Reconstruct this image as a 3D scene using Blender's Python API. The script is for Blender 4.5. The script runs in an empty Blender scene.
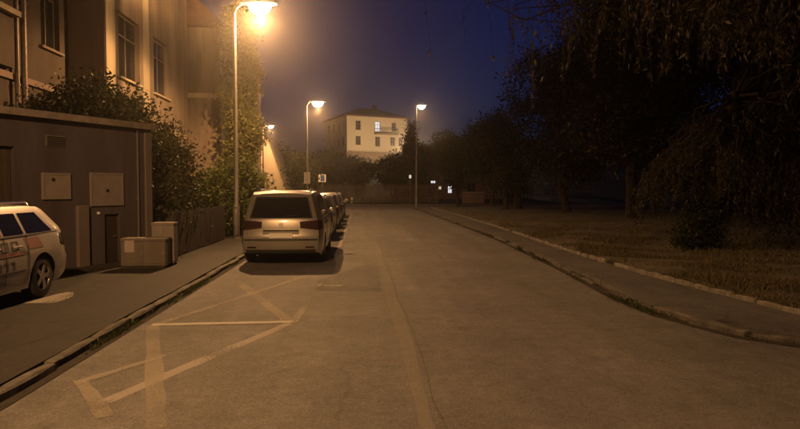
import bpy, math
import numpy as np
from mathutils import Vector, Matrix

# ------------------------------------------------------------------ camera, world, exposure
sc = bpy.context.scene
COL = sc.collection
cam_d = bpy.data.cameras.new("camera")
cam = bpy.data.objects.new("camera", cam_d)
COL.objects.link(cam)
cam_d.sensor_width = 36.0
cam_d.lens = 27.9
cam_d.clip_start = 0.05
cam_d.clip_end = 3000.0
cam.location = (0.0, 0.0, 1.70)
cam.rotation_euler = (math.radians(90) - math.atan(24.5 / 620.0), 0.0, -math.atan(40.0 / 620.0))
sc.camera = cam

world = bpy.data.worlds.new("World")
sc.world = world
world.use_nodes = True
wn = world.node_tree.nodes
wl = world.node_tree.links
bg = wn["Background"]
sky = wn.new("ShaderNodeTexSky")
sky.sky_type = 'NISHITA'
sky.sun_disc = False
sky.sun_elevation = math.radians(-2.0)
sky.sun_rotation = math.radians(30.0)
sky.ozone_density = 6.0
sky.dust_density = 0.3
wl.new(sky.outputs[0], bg.inputs[0])
bg.inputs[1].default_value = 0.14

sc.view_settings.view_transform = 'Standard'
sc.view_settings.look = 'None'
sc.view_settings.exposure = 0.0
sc.view_settings.gamma = 1.0
sc.view_settings.use_curve_mapping = False
sc.cycles.use_denoising = True
sc.cycles.sample_clamp_indirect = 1.0
sc.cycles.max_bounces = 5
sc.cycles.diffuse_bounces = 3
sc.cycles.volume_bounces = 0
sc.cycles.transparent_max_bounces = 8
sc.cycles.caustics_reflective = False
sc.cycles.caustics_refractive = False

SODIUM = (1.0, 0.51, 0.19)
PALE_LAMP = (1.0, 0.66, 0.36)
LAMP_W = 3750.0

# ------------------------------------------------------------------ helpers
rng = np.random.default_rng(7)


def lerp(a, b, t):
    return a + (b - a) * t


def smooth(t):
    t = max(0.0, min(1.0, t))
    return t * t * (3 - 2 * t)


def interp(pts, v):
    """piecewise linear: pts = [(key, value)] sorted by key"""
    return float(np.interp(v, [p[0] for p in pts], [p[1] for p in pts]))


def empty(name, loc=(0, 0, 0), rz=0.0):
    o = bpy.data.objects.new(name, None)
    COL.objects.link(o)
    o.location = loc
    o.rotation_euler = (0, 0, rz)
    o.empty_display_size = 0.2
    return o


def tag(o, label=None, cat=None, group=None, kind=None):
    if label:
        o["label"] = label
    if cat:
        o["category"] = cat
    if group:
        o["group"] = group
    if kind:
        o["kind"] = kind
    return o


def link(name, me, mat=None, parent=None):
    o = bpy.data.objects.new(name, me)
    COL.objects.link(o)
    if mat is not None and not me.materials:
        me.materials.append(mat)
    if parent is not None:
        o.parent = parent
    return o


class MB:
    """collects vertices and faces of ONE mesh"""

    def __init__(self):
        self.v = []
        self.f = []

    def add(self, verts, faces):
        n = len(self.v)
        self.v += [tuple(p) for p in verts]
        self.f += [tuple(i + n for i in q) for q in faces]
        return self

    def box(self, x0, x1, y0, y1, z0, z1, m=None, bev=0.0):
        if bev > 0:
            return self.bevbox(x0, x1, y0, y1, z0, z1, bev, m)
        P = [(x0, y0, z0), (x1, y0, z0), (x1, y1, z0), (x0, y1, z0), (x0, y0, z1), (x1, y0, z1), (x1, y1, z1), (x0, y1, z1)]
        if m is not None:
            P = [tuple(m @ Vector(p)) for p in P]
        return self.add(P, [(0, 3, 2, 1), (4, 5, 6, 7), (0, 1, 5, 4), (1, 2, 6, 5), (2, 3, 7, 6), (3, 0, 4, 7)])

    def bevbox(self, x0, x1, y0, y1, z0, z1, b, m=None):
        # box with chamfered vertical and top edges
        def ring(d, z):
            return [(x0 + d, y0 + d - 0, z)]
        def oct_(d, z):
            return [(x0 + b + d, y0 + d, z), (x1 - b - d, y0 + d, z), (x1 - d, y0 + b + d, z), (x1 - d, y1 - b - d, z),
                    (x1 - b - d, y1 - d, z), (x0 + b + d, y1 - d, z), (x0 + d, y1 - b - d, z), (x0 + d, y0 + b + d, z)]
        P = oct_(0, z0) + oct_(0, z1 - b) + oct_(b, z1)
        F = [tuple(reversed(range(8)))]
        for r in (0, 8):
            for i in range(8):
                j = (i + 1) % 8
                F.append((r + i, r + j, r + 8 + j, r + 8 + i))
        F.append(tuple(range(16, 24)))
        if m is not None:
            P = [tuple(m @ Vector(p)) for p in P]
        return self.add(P, F)

    def tube(self, pts, rad, n=8, cap=True):
        pts = [Vector(p) for p in pts]
        if not hasattr(rad, '__len__'):
            rad = [rad] * len(pts)
        P = []
        for i, p in enumerate(pts):
            a = pts[max(0, i - 1)]
            b = pts[min(len(pts) - 1, i + 1)]
            t = (b - a).normalized() if (b - a).length > 1e-9 else Vector((0, 0, 1))
            ref = Vector((0, 0, 1)) if abs(t.z) < 0.9 else Vector((1, 0, 0))
            u = t.cross(ref).normalized()
            w = u.cross(t)
            for k in range(n):
                an = 2 * math.pi * k / n
                P.append(p + (u * math.cos(an) + w * math.sin(an)) * rad[i])
        F = []
        for i in range(len(pts) - 1):
            for k in range(n):
                j = (k + 1) % n
                F.append((i * n + k, i * n + j, (i + 1) * n + j, (i + 1) * n + k))
        if cap:
            F.append(tuple(reversed(range(n))))
            F.append(tuple(range((len(pts) - 1) * n, len(pts) * n)))
        return self.add(P, F)

    def prism(self, poly, z0, z1):
        n = len(poly)
        P = [(x, y, z0) for x, y in poly] + [(x, y, z1) for x, y in poly]
        F = [tuple(reversed(range(n))), tuple(range(n, 2 * n))]
        for i in range(n):
            j = (i + 1) % n
            F.append((i, j, n + j, n + i))
        return self.add(P, F)

    def mesh(self, name, sm=False, angle=40):
        me = bpy.data.meshes.new(name)
        me.from_pydata(self.v, [], self.f)
        me.update()
        if sm:
            me.polygons.foreach_set("use_smooth", [True] * len(me.polygons))
            me.set_sharp_from_angle(angle=math.radians(angle))
        return me

    def build(self, name, mat, parent=None, sm=False, angle=40):
        return link(name, self.mesh(name, sm, angle), mat, parent)


def tube_mesh_arrays(me_name, verts, faces4):
    me = bpy.data.meshes.new(me_name)
    nv, nf = len(verts), len(faces4)
    me.vertices.add(nv)
    me.vertices.foreach_set("co", np.asarray(verts, dtype=np.float32).ravel())
    me.loops.add(nf * 4)
    me.loops.foreach_set("vertex_index", np.asarray(faces4, dtype=np.int32).ravel())
    me.polygons.add(nf)
    me.polygons.foreach_set("loop_start", np.arange(0, nf * 4, 4, dtype=np.int32))
    me.polygons.foreach_set("loop_total", np.full(nf, 4, dtype=np.int32))
    me.update(calc_edges=True)
    return me


# ------------------------------------------------------------------ materials
MATS = {}


def mat(name, col, rough=0.8, var=0.15, scale=3.0, bump=0.0, bscale=40.0, metal=0.0, spec=0.4, col2=None, detail=6.0, streak=False, coat=0.0):
    """procedural surface: colour broken up by world-space noise, optional relief"""
    m = bpy.data.materials.new(name)
    m.use_nodes = True
    N, L = m.node_tree.nodes, m.node_tree.links
    p = N["Principled BSDF"]
    p.inputs["Roughness"].default_value = rough
    p.inputs["Metallic"].default_value = metal
    p.inputs["Specular IOR Level"].default_value = spec
    if coat:
        p.inputs["Coat Weight"].default_value = coat
        p.inputs["Coat Roughness"].default_value = 0.06
    geo = N.new("ShaderNodeNewGeometry")
    pos = geo.outputs["Position"]
    if streak:
        mp = N.new("ShaderNodeMapping")
        mp.inputs["Scale"].default_value = (1.0, 1.0, 0.18)
        L.new(pos, mp.inputs[0])
        pos = mp.outputs[0]
    n1 = N.new("ShaderNodeTexNoise")
    n1.inputs["Scale"].default_value = scale
    n1.inputs["Detail"].default_value = detail
    n1.inputs["Roughness"].default_value = 0.62
    L.new(pos, n1.inputs["Vector"])
    rp = N.new("ShaderNodeValToRGB")
    c2 = col2 if col2 is not None else tuple(c * (1 - var) for c in col)
    c1 = col if col2 is not None else tuple(min(1, c * (1 + var)) for c in col)
    rp.color_ramp.elements[0].position = 0.34
    rp.color_ramp.elements[1].position = 0.66
    rp.color_ramp.elements[0].color = (*c2, 1)
    rp.color_ramp.elements[1].color = (*c1, 1)
    L.new(n1.outputs["Fac"], rp.inputs[0])
    L.new(rp.outputs[0], p.inputs["Base Color"])
    if bump > 0:
        n2 = N.new("ShaderNodeTexNoise")
        n2.inputs["Scale"].default_value = bscale
        n2.inputs["Detail"].default_value = 5.0
        L.new(geo.outputs["Position"], n2.inputs["Vector"])
        b = N.new("ShaderNodeBump")
        b.inputs["Strength"].default_value = bump
        b.inputs["Distance"].default_value = 0.02
        L.new(n2.outputs["Fac"], b.inputs["Height"])
        L.new(b.outputs[0], p.inputs["Normal"])
    MATS[name] = m
    return m


def asphalt(name, base, tint=(1.0, 0.97, 0.92), crack=0.55, blotch=0.35):
    m = bpy.data.materials.new(name)
    m.use_nodes = True
    N, L = m.node_tree.nodes, m.node_tree.links
    p = N["Principled BSDF"]
    p.inputs["Roughness"].default_value = 0.82
    p.inputs["Specular IOR Level"].default_value = 0.35
    geo = N.new("ShaderNodeNewGeometry")
    P = geo.outputs["Position"]

    def noise(scale, det=5.0, vec=None):
        n = N.new("ShaderNodeTexNoise")
        n.inputs["Scale"].default_value = scale
        n.inputs["Detail"].default_value = det
        n.inputs["Roughness"].default_value = 0.65
        L.new(vec or P, n.inputs["Vector"])
        return n.outputs["Fac"]

    def mr(v, a, b, c, d):
        n = N.new("ShaderNodeMapRange")
        n.inputs[1].default_value, n.inputs[2].default_value = a, b
        n.inputs[3].default_value, n.inputs[4].default_value = c, d
        L.new(v, n.inputs[0])
        return n.outputs[0]

    def mul(a, b):
        n = N.new("ShaderNodeMath")
        n.operation = 'MULTIPLY'
        L.new(a, n.inputs[0])
        L.new(b, n.inputs[1])
        return n.outputs[0]
    # long streaks along the driving direction
    mp = N.new("ShaderNodeMapping")
    mp.inputs["Scale"].default_value = (1.0, 0.05, 1.0)
    L.new(P, mp.inputs[0])
    f = mr(noise(0.55, 4), 0.3, 0.7, 1 - blotch, 1 + blotch)
    f = mul(f, mr(noise(1.3, 5, mp.outputs[0]), 0.3, 0.7, 0.82, 1.18))
    f = mul(f, mr(noise(5.0, 8), 0.32, 0.68, 0.85, 1.15))
    f = mul(f, mr(noise(1.9, 7), 0.58, 0.72, 1.0, 0.70))
    f = mul(f, mr(noise(75.0, 3), 0.3, 0.7, 0.6, 1.4))
    wn_ = N.new("ShaderNodeTexVoronoi")
    wn_.inputs["Scale"].default_value = 45.0
    L.new(P, wn_.inputs["Vector"])
    sepc = N.new("ShaderNodeSeparateColor")
    L.new(wn_.outputs["Color"], sepc.inputs[0])
    f = mul(f, mr(sepc.outputs[0], 0.0, 1.0, 0.82, 1.18))
    # cracks
    wv = N.new("ShaderNodeTexNoise")
    wv.inputs["Scale"].default_value = 1.6
    wv.inputs["Detail"].default_value = 5.0
    L.new(P, wv.inputs["Vector"])
    mx = N.new("ShaderNodeMix")
    mx.data_type = 'VECTOR'
    mx.inputs[0].default_value = 0.22
    L.new(P, mx.inputs[4])
    L.new(wv.outputs["Color"], mx.inputs[5])
    vo = N.new("ShaderNodeTexVoronoi")
    vo.feature = 'DISTANCE_TO_EDGE'
    vo.inputs["Scale"].default_value = 0.62
    L.new(mx.outputs[1], vo.inputs["Vector"])
    cr = mr(vo.outputs["Distance"], 0.003, 0.014, 1 - crack, 1.0)
    gate = mr(noise(0.33, 3), 0.46, 0.56, 0.0, 1.0)
    gm = N.new("ShaderNodeMix")
    gm.data_type = 'FLOAT'
    gm.inputs[2].default_value = 1.0
    L.new(gate, gm.inputs[0])
    L.new(cr, gm.inputs[3])
    f = mul(f, gm.outputs[0])
    cmb = N.new("ShaderNodeMix")
    cmb.data_type = 'RGBA'
    cmb.blend_type = 'MULTIPLY'
    cmb.inputs[0].default_value = 1.0
    cmb.inputs[6].default_value = (base * tint[0], base * tint[1], base * tint[2], 1)
    L.new(f, cmb.inputs[7])
    L.new(cmb.outputs[2], p.inputs["Base Color"])
    n2 = noise(55.0, 4)
    b = N.new("ShaderNodeBump")
    b.inputs["Strength"].default_value = 0.55
    b.inputs["Distance"].default_value = 0.012
    L.new(n2, b.inputs["Height"])
    L.new(b.outputs[0], p.inputs["Normal"])
    MATS[name] = m
    return m


def worn_paint(name, col, keep=0.5, cover=0.8):
    """old road paint: scraped off in patches so that asphalt shows"""
    m = bpy.data.materials.new(name)
    m.use_nodes = True
    N, L = m.node_tree.nodes, m.node_tree.links
    p = N["Principled BSDF"]
    p.inputs["Roughness"].default_value = 0.82
    p.inputs["Specular IOR Level"].default_value = 0.38
    geo = N.new("ShaderNodeNewGeometry")
    n1 = N.new("ShaderNodeTexNoise")
    n1.inputs["Scale"].default_value = 34.0
    n1.inputs["Detail"].default_value = 11.0
    n1.inputs["Roughness"].default_value = 0.75
    L.new(geo.outputs["Position"], n1.inputs["Vector"])
    n3 = N.new("ShaderNodeTexNoise")
    n3.inputs["Scale"].default_value = 1.1
    n3.inputs["Detail"].default_value = 3.0
    L.new(geo.outputs["Position"], n3.inputs["Vector"])
    ad = N.new("ShaderNodeMath")
    ad.operation = 'ADD'
    L.new(n1.outputs["Fac"], ad.inputs[0])
    L.new(n3.outputs["Fac"], ad.inputs[1])
    mr = N.new("ShaderNodeMapRange")
    mr.inputs[1].default_value = 1.02 - keep * 0.5
    mr.inputs[2].default_value = 1.02 - keep * 0.5 + 0.30
    mr.inputs[4].default_value = cover
    L.new(ad.outputs[0], mr.inputs[0])
    p.inputs["Base Color"].default_value = (*col, 1)
    # where the paint is gone the sheet has a hole: the asphalt below shows
    tr = N.new("ShaderNodeBsdfTransparent")
    mx = N.new("ShaderNodeMixShader")
    L.new(mr.outputs[0], mx.inputs[0])
    L.new(tr.outputs[0], mx.inputs[1])
    L.new(p.outputs[0], mx.inputs[2])
    L.new(mx.outputs[0], N["Material Output"].inputs[0])
    MATS[name] = m
    return m


def leafmat(name, c1, c2, trans=0.35):
    m = bpy.data.materials.new(name)
    m.use_nodes = True
    N, L = m.node_tree.nodes, m.node_tree.links
    N.remove(N["Principled BSDF"])
    out = N["Material Output"]
    geo = N.new("ShaderNodeNewGeometry")
    rp = N.new("ShaderNodeValToRGB")
    rp.color_ramp.elements[0].color = (*c1, 1)
    rp.color_ramp.elements[1].color = (*c2, 1)
    L.new(geo.outputs["Random Per Island"], rp.inputs[0])
    d = N.new("ShaderNodeBsdfDiffuse")
    t = N.new("ShaderNodeBsdfTranslucent")
    L.new(rp.outputs[0], d.inputs[0])
    L.new(rp.outputs[0], t.inputs[0])
    mx = N.new("ShaderNodeMixShader")
    mx.inputs[0].default_value = trans
    L.new(d.outputs[0], mx.inputs[1])
    L.new(t.outputs[0], mx.inputs[2])
    g = N.new("ShaderNodeBsdfGlossy")
    g.inputs["Roughness"].default_value = 0.45
    g.inputs[0].default_value = (1, 1, 1, 1)
    mg = N.new("ShaderNodeMixShader")
    mg.inputs[0].default_value = 0.012
    L.new(mx.outputs[0], mg.inputs[1])
    L.new(g.outputs[0], mg.inputs[2])
    L.new(mg.outputs[0], out.inputs[0])
    MATS[name] = m
    return m


def emitmat(name, col, strength):
    m = bpy.data.materials.new(name)
    m.use_nodes = True
    N, L = m.node_tree.nodes, m.node_tree.links
    N.remove(N["Principled BSDF"])
    e = N.new("ShaderNodeEmission")
    e.inputs[0].default_value = (*col, 1)
    e.inputs[1].default_value = strength
    L.new(e.outputs[0], N["Material Output"].inputs[0])
    m.cycles.emission_sampling = 'NONE'
    MATS[name] = m
    return m


ROAD = asphalt("road_asphalt", 0.142, crack=0.22, blotch=0.22)
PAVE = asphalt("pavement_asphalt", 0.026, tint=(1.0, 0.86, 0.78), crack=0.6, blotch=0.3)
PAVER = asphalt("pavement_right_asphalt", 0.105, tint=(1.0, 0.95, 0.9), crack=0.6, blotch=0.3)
PATCH = asphalt("patch_asphalt", 0.10, crack=0.2)
SEAM = worn_paint("seam_mastic", (0.30, 0.28, 0.245), 0.70, 0.5)
CRACK = worn_paint("seam_crack", (0.08, 0.075, 0.065), 0.40, 0.35)
KERB = mat("kerb_concrete", (0.17, 0.16, 0.14), 0.9, col2=(0.06, 0.056, 0.048), scale=5, bump=0.5)
EDGE = mat("edging_concrete", (0.27, 0.255, 0.22), 0.9, col2=(0.11, 0.10, 0.085), scale=6, bump=0.5)
DIRT = mat("gutter_dirt", (0.045, 0.038, 0.028), 1.0, col2=(0.02, 0.018, 0.013), scale=7, bump=0.8, bscale=25)
LAWN = mat("lawn_soil", (0.13, 0.11, 0.075), 1.0, col2=(0.05, 0.05, 0.03), scale=1.6, bump=0.8, bscale=20)
TERR = mat("hill_soil", (0.05, 0.055, 0.03), 1.0, col2=(0.03, 0.032, 0.018), scale=0.3)
PAINT_W = worn_paint("worn_white_paint", (0.46, 0.43, 0.38), 0.62, 0.66)
PAINT_Y = worn_paint("worn_yellow_paint", (0.44, 0.40, 0.32), 0.56, 0.50)
PAINT_S = worn_paint("solid_white_paint", (0.55, 0.52, 0.44), 0.85, 0.8)
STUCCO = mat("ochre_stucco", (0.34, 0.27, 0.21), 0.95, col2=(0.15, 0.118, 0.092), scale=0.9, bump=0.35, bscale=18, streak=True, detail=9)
STUCCO_M = mat("dimmed_ochre_stucco", (0.125, 0.097, 0.078), 0.95, col2=(0.07, 0.054, 0.044), scale=0.9, bump=0.35, bscale=18, streak=True, detail=9)  # ochre stucco with the main facade's dimmer light put into its colour
STUCCO2 = mat("brown_stucco", (0.30, 0.225, 0.195), 0.95, col2=(0.21, 0.157, 0.138), scale=1.2, bump=0.35, bscale=18, streak=True)
TRIM = mat("pale_plaster_trim", (0.55, 0.47, 0.33), 0.9, col2=(0.40, 0.33, 0.23), scale=2.0, streak=True)
GARAGE = mat("garage_render", (0.080, 0.068, 0.082), 0.95, col2=(0.046, 0.039, 0.046), scale=1.6, bump=0.4, bscale=22, streak=True, detail=10)
COPING = mat("roof_flashing", (0.2, 0.17, 0.15), 0.6, var=0.3, scale=5)
BOARD = mat("notice_panel", (0.21, 0.18, 0.17), 0.7, var=0.1, scale=4)
CABINET = mat("cabinet_grey", (0.13, 0.112, 0.10), 0.75, var=0.12, scale=5, streak=True)
CABINET2 = mat("cabinet_pale", (0.20, 0.18, 0.165), 0.7, var=0.1, scale=5, streak=True)
PAPER = mat("white_plate", (0.32, 0.29, 0.26), 0.7, var=0.05)
DARKDOOR = mat("dark_door", (0.035, 0.025, 0.022), 0.6, var=0.2, streak=True)
WOOD_D = mat("dark_fence_wood", (0.045, 0.035, 0.026), 0.9, var=0.3, scale=8, streak=True)
WOOD_F = mat("weathered_picket", (0.12, 0.095, 0.07), 0.9, var=0.35, scale=3, streak=True)
GLASS_D = mat("dark_window_glass", (0.018, 0.018, 0.02), 0.12, var=0.1, spec=0.6)
FRAME = mat("window_frame", (0.20, 0.15, 0.11), 0.7, var=0.15)
PIPE = mat("drainpipe_zinc", (0.24, 0.20, 0.18), 0.5, var=0.2, scale=6, metal=0.3)
POLE = mat("galvanised_pole", (0.22, 0.21, 0.20), 0.55, var=0.25, scale=6, metal=0.4, streak=True)
HEADM = mat("lamp_housing", (0.28, 0.28, 0.28), 0.5, var=0.1)
LENS = emitmat("sodium_lens", (1.0, 0.74, 0.40), 40.0)
LENSF = emitmat("far_lens", (1.0, 0.84, 0.60), 30.0)
BARK = mat("bark", (0.045, 0.034, 0.026), 1.0, col2=(0.02, 0.016, 0.012), scale=7, bump=0.9, bscale=14, streak=True)
TWIG = mat("twig", (0.035, 0.028, 0.02), 1.0, var=0.3)
ROOFT = mat("roof_tiles", (0.12, 0.06, 0.045), 0.9, var=0.3, scale=2)
HOUSEW = mat("cream_render", (0.62, 0.52, 0.37), 0.9, col2=(0.52, 0.43, 0.30), scale=0.25, streak=True)
HOUSEB = mat("brown_plinth", (0.27, 0.2, 0.14), 0.95, var=0.2, scale=0.5)
PALEW = mat("pale_render", (0.55, 0.47, 0.36), 0.9, col2=(0.40, 0.34, 0.26), scale=0.6, streak=True)
WINLIT = emitmat("lit_pane", (0.95, 0.95, 1.0), 1.0)
WINLITW = emitmat("lit_pane_warm", (1.0, 0.85, 0.6), 0.8)
SIGNW = mat("sign_white", (0.7, 0.68, 0.62), 0.5, var=0.05)
SIGNB = mat("sign_blue", (0.03, 0.08, 0.35), 0.5, var=0.05)
RUBBER = mat("tyre_rubber", (0.02, 0.02, 0.02), 0.85, var=0.2)
ALLOY = mat("alloy_rim", (0.42, 0.41, 0.40), 0.35, var=0.1, metal=0.7)
CARBLACK = mat("black_trim", (0.018, 0.018, 0.018), 0.6, var=0.2)
CARGLASS = mat("car_glass", (0.010, 0.010, 0.011), 0.06, var=0.05, spec=0.5)
TAIL = mat("tail_lamp_red", (0.030, 0.010, 0.009), 0.18, var=0.1, spec=0.6)
CHROME = mat("chrome", (0.75, 0.74, 0.72), 0.15, var=0.02, metal=1.0)
PLATE = mat("number_plate", (0.75, 0.73, 0.68), 0.45, var=0.05)
P_SILVER = mat("paint_silver_beige", (0.235, 0.22, 0.20), 0.32, var=0.03, metal=0.45, coat=0.6)
P_WHITE = mat("paint_white", (0.42, 0.39, 0.36), 0.35, var=0.06, scale=1.5, coat=0.5)
P_DARK = mat("paint_black", (0.022, 0.022, 0.024), 0.3, var=0.05, coat=0.7)
P_RED = mat("paint_dark_brown", (0.035, 0.024, 0.022), 0.3, var=0.05, coat=0.7)
P_GREY = mat("paint_grey", (0.16, 0.155, 0.15), 0.3, var=0.05, metal=0.3, coat=0.7)
P_PALE = mat("paint_pale", (0.40, 0.39, 0.36), 0.32, var=0.05, metal=0.2, coat=0.6)
DECAL = mat("decal_dark", (0.10, 0.085, 0.085), 0.5, var=0.1)
DECALR = mat("decal_red", (0.30, 0.15, 0.11), 0.5, var=0.1)
REFL = mat("reflector", (0.8, 0.8, 0.78), 0.2, var=0.02)
LEAF_DK = leafmat("leaf_dark", (0.018, 0.028, 0.010), (0.055, 0.062, 0.022))
LEAF_SH = leafmat("leaf_shrub", (0.014, 0.018, 0.008), (0.050, 0.050, 0.022), 0.3)
LEAF_MD = leafmat("leaf_mid", (0.045, 0.07, 0.02), (0.13, 0.14, 0.045))
LEAF_LT = leafmat("leaf_light", (0.09, 0.10, 0.035), (0.21, 0.20, 0.07))
LEAF_BR = leafmat("leaf_brown", (0.026, 0.024, 0.018), (0.07, 0.06, 0.042))
LEAF_WP = leafmat("leaf_weeping", (0.018, 0.017, 0.012), (0.085, 0.072, 0.05))
GRASSM = leafmat("grass_blades", (0.06, 0.06, 0.03), (0.20, 0.165, 0.095), 0.25)
WEEDM = leafmat("weed_leaves", (0.025, 0.035, 0.012), (0.08, 0.09, 0.03), 0.25)

# ------------------------------------------------------------------ the ground
KX = -2.87                                     # left kerb line
RK = [(5.32, 14.0), (5.40, 8.0), (5.60, 6.2), (6.0, 5.30), (6.45, 4.82), (6.9, 4.41), (7.44, 4.24), (8.13, 4.07),
      (9.29, 4.03), (13.2, 4.35), (20.8, 4.75), (33.7, 4.93), (57.5, 5.0), (59.5, 5.5), (60.6, 6.8), (61.0, 9.0), (61.1, 60.0)]
ED = [(6.55, 14.0), (6.65, 8.0), (6.95, 6.2), (7.4, 5.80), (7.83, 5.70), (8.4, 5.66), (9.2, 5.57), (11.7, 5.47),
      (15.9, 5.46), (26.0, 5.94), (43.6, 6.36), (56.5, 6.5), (58.6, 7.0), (59.3, 9.0), (59.4, 60.0)]


def kerbx(y):
    return interp(RK, y)


def edgex(y):
    return interp(ED, y)


def hill(x, y):
    t = smooth((y - 76.0) / 44.0) * 6.2
    t += smooth((y - 120.0) / 180.0) * 12.0
    t += smooth((abs(x) - 40.0) / 160.0) * 7.0 * smooth((y - 40) / 80.0)
    return t


def grid_sheet(name, xs, ys, zf, m, parent=None):
    X, Y = np.meshgrid(xs, ys)
    Z = np.vectorize(zf)(X, Y)
    V = np.stack([X.ravel(), Y.ravel(), Z.ravel()], 1)
    nx, ny = len(xs), len(ys)
    i = np.arange(ny - 1)[:, None] * nx + np.arange(nx - 1)[None, :]
    F = np.stack([i, i + 1, i + nx + 1, i + nx], -1).reshape(-1, 4)
    me = tube_mesh_arrays(name, V, F)
    me.polygons.foreach_set("use_smooth", [True] * len(me.polygons))
    return link(name, me, m, parent)


gx = np.concatenate([np.linspace(-560, -60, 26), np.linspace(-55, 55, 60), np.linspace(60, 560, 26)])
gy = np.concatenate([np.linspace(-560, -60, 20), np.linspace(-50, 190, 90), np.linspace(200, 560, 24)])
ground = grid_sheet("ground", gx, gy, lambda x, y: -0.08 + hill(x, y), TERR)
tag(ground, kind="structure")


def ribbon(name, ys, fa, fb, zf, m, parent=None, nx=8, skirt=()):
    """sheet between two edge functions of y"""
    V, F = [], []
    for y in ys:
        a, b = fa(y), fb(y)
        for k in range(nx + 1):
            x = lerp(a, b, k / nx)
            V.append((x, y, zf(x, y)))
    n = nx + 1
    for j in range(len(ys) - 1):
        for k in range(nx):
            F.append((j * n + k, j * n + k + 1, (j + 1) * n + k + 1, (j + 1) * n + k))
    mb = MB()
    mb.add(V, F)
    for c in skirt:                       # close the sheet's edge down to the bedding
        for j in range(len(ys) - 1):
            a, b = V[j * n + c], V[(j + 1) * n + c]
            mb.add([a, b, (b[0], b[1], -0.06), (a[0], a[1], -0.06)], [(0, 1, 2, 3)])
    o = mb.build(name, m, parent, sm=True)
    return o


def uneven(x, y):
    return 0.010 * math.sin(x * 1.3 + y * 0.55) * math.sin(y * 0.37) + 0.005 * math.sin(3.1 * x - 1.7 * y)


road_ys = [-40, -20, -8, -2, 0, 2, 4, 5.2] + [v for v in np.arange(5.32, 14, 0.3)] + list(range(14, 57, 2)) + [57.5, 58.5, 59.5, 60.1, 60.6, 61.0]
road = ribbon("road", road_ys, lambda y: KX if y < 56 else KX - (max(0, y - 56) / 5.0) ** 2 * 5.0, lambda y: (14.0 if y < 5.4 else kerbx(y)), lambda x, y: 0.0, ROAD)
tag(road, kind="structure")
cross = MB()
cross.box(-70, 70, 61.0, 69.2, -0.05, 0.0).build("cross_street", ROAD, road)
far_pav = MB()
far_pav.box(-70, 70, 69.4, 75.0, -0.05, 0.13)
tag(far_pav.build("pavement_far", PAVE), kind="structure")

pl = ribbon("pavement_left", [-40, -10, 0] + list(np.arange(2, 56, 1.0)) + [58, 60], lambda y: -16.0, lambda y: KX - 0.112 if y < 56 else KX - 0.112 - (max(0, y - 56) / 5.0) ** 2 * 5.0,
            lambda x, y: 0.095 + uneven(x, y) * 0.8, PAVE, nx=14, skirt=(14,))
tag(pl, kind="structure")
pr_ = ribbon("pavement_right", [5.45, 5.7] + list(np.arange(6.0, 58, 0.5)) + [58.5, 59.0], lambda y: kerbx(y) + 0.112, lambda y: max(edgex(y), kerbx(y) + 0.14),
             lambda x, y: 0.085 + uneven(x, y), PAVER, nx=6, skirt=(0,))
tag(pr_, kind="structure")


def lawn_z(x, y):
    d = x - edgex(y)
    return 0.10 + 0.06 * math.sin(x * 0.9 + 1.0) * math.sin(y * 0.7) + 0.03 * math.sin(2.3 * x + 1.9 * y) + min(1.0, max(0, d) / 6.0) * 0.25 + max(0, d - 8) * 0.012 - (0.05 if d < 0.3 else 0.0)


def lawn_sheet():
    ys = [6.58, 6.7, 6.85, 7.0] + list(np.arange(7.3, 59.3, 0.45))
    V, F = [], []
    offs = [0.0, 0.12, 0.3, 0.6, 1.0, 1.5, 2.1, 2.8, 3.6, 4.6, 6, 8, 11, 15, 20, 28, 40, 60]
    for y in ys:
        e = edgex(y) + 0.06
        for d in offs:
            V.append((e + d, y, lawn_z(e + d, y)))
    n = len(offs)
    for j in range(len(ys) - 1):
        for k in range(n - 1):
            F.append((j * n + k, j * n + k + 1, (j + 1) * n + k + 1, (j + 1) * n + k))
    mb = MB()
    mb.add(V, F)
    return mb.build("lawn", LAWN, sm=True, angle=180)


lawn = tag(lawn_sheet(), kind="structure")

# ---- kerbs: every stone its own piece
def stone_mesh(L, W, H, seed):
    r = np.random.default_rng(seed)
    j = lambda s: float(r.uniform(-s, s))
    b = 0.018
    mb = MB()
    secs = []
    for y in (0.0, L * 0.33, L * 0.66, L):
        e = 0.0 if 0 < y < L else 0.012
        secs.append([(-W / 2 + e + j(.004), y, -0.14), (-W / 2 + e + j(.006), y, H - b + j(.008)), (-W / 2 + b + e + j(.006), y, H - e + j(.008)),
                     (W / 2 - b - e, y, H - e + j(.006)), (W / 2 - e, y, H - b + j(.006)), (W / 2 - e, y, -0.14)])
    V = [p for s in secs for p in s]
    F = []
    for i in range(3):
        for k in range(5):
            F.append((i * 6 + k, (i + 1) * 6 + k, (i + 1) * 6 + k + 1, i * 6 + k + 1))
    F.append((0, 1, 2, 3, 4, 5))
    F.append((23, 22, 21, 20, 19, 18))
    mb.add(V, F)
    return mb.mesh("stone")


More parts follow.
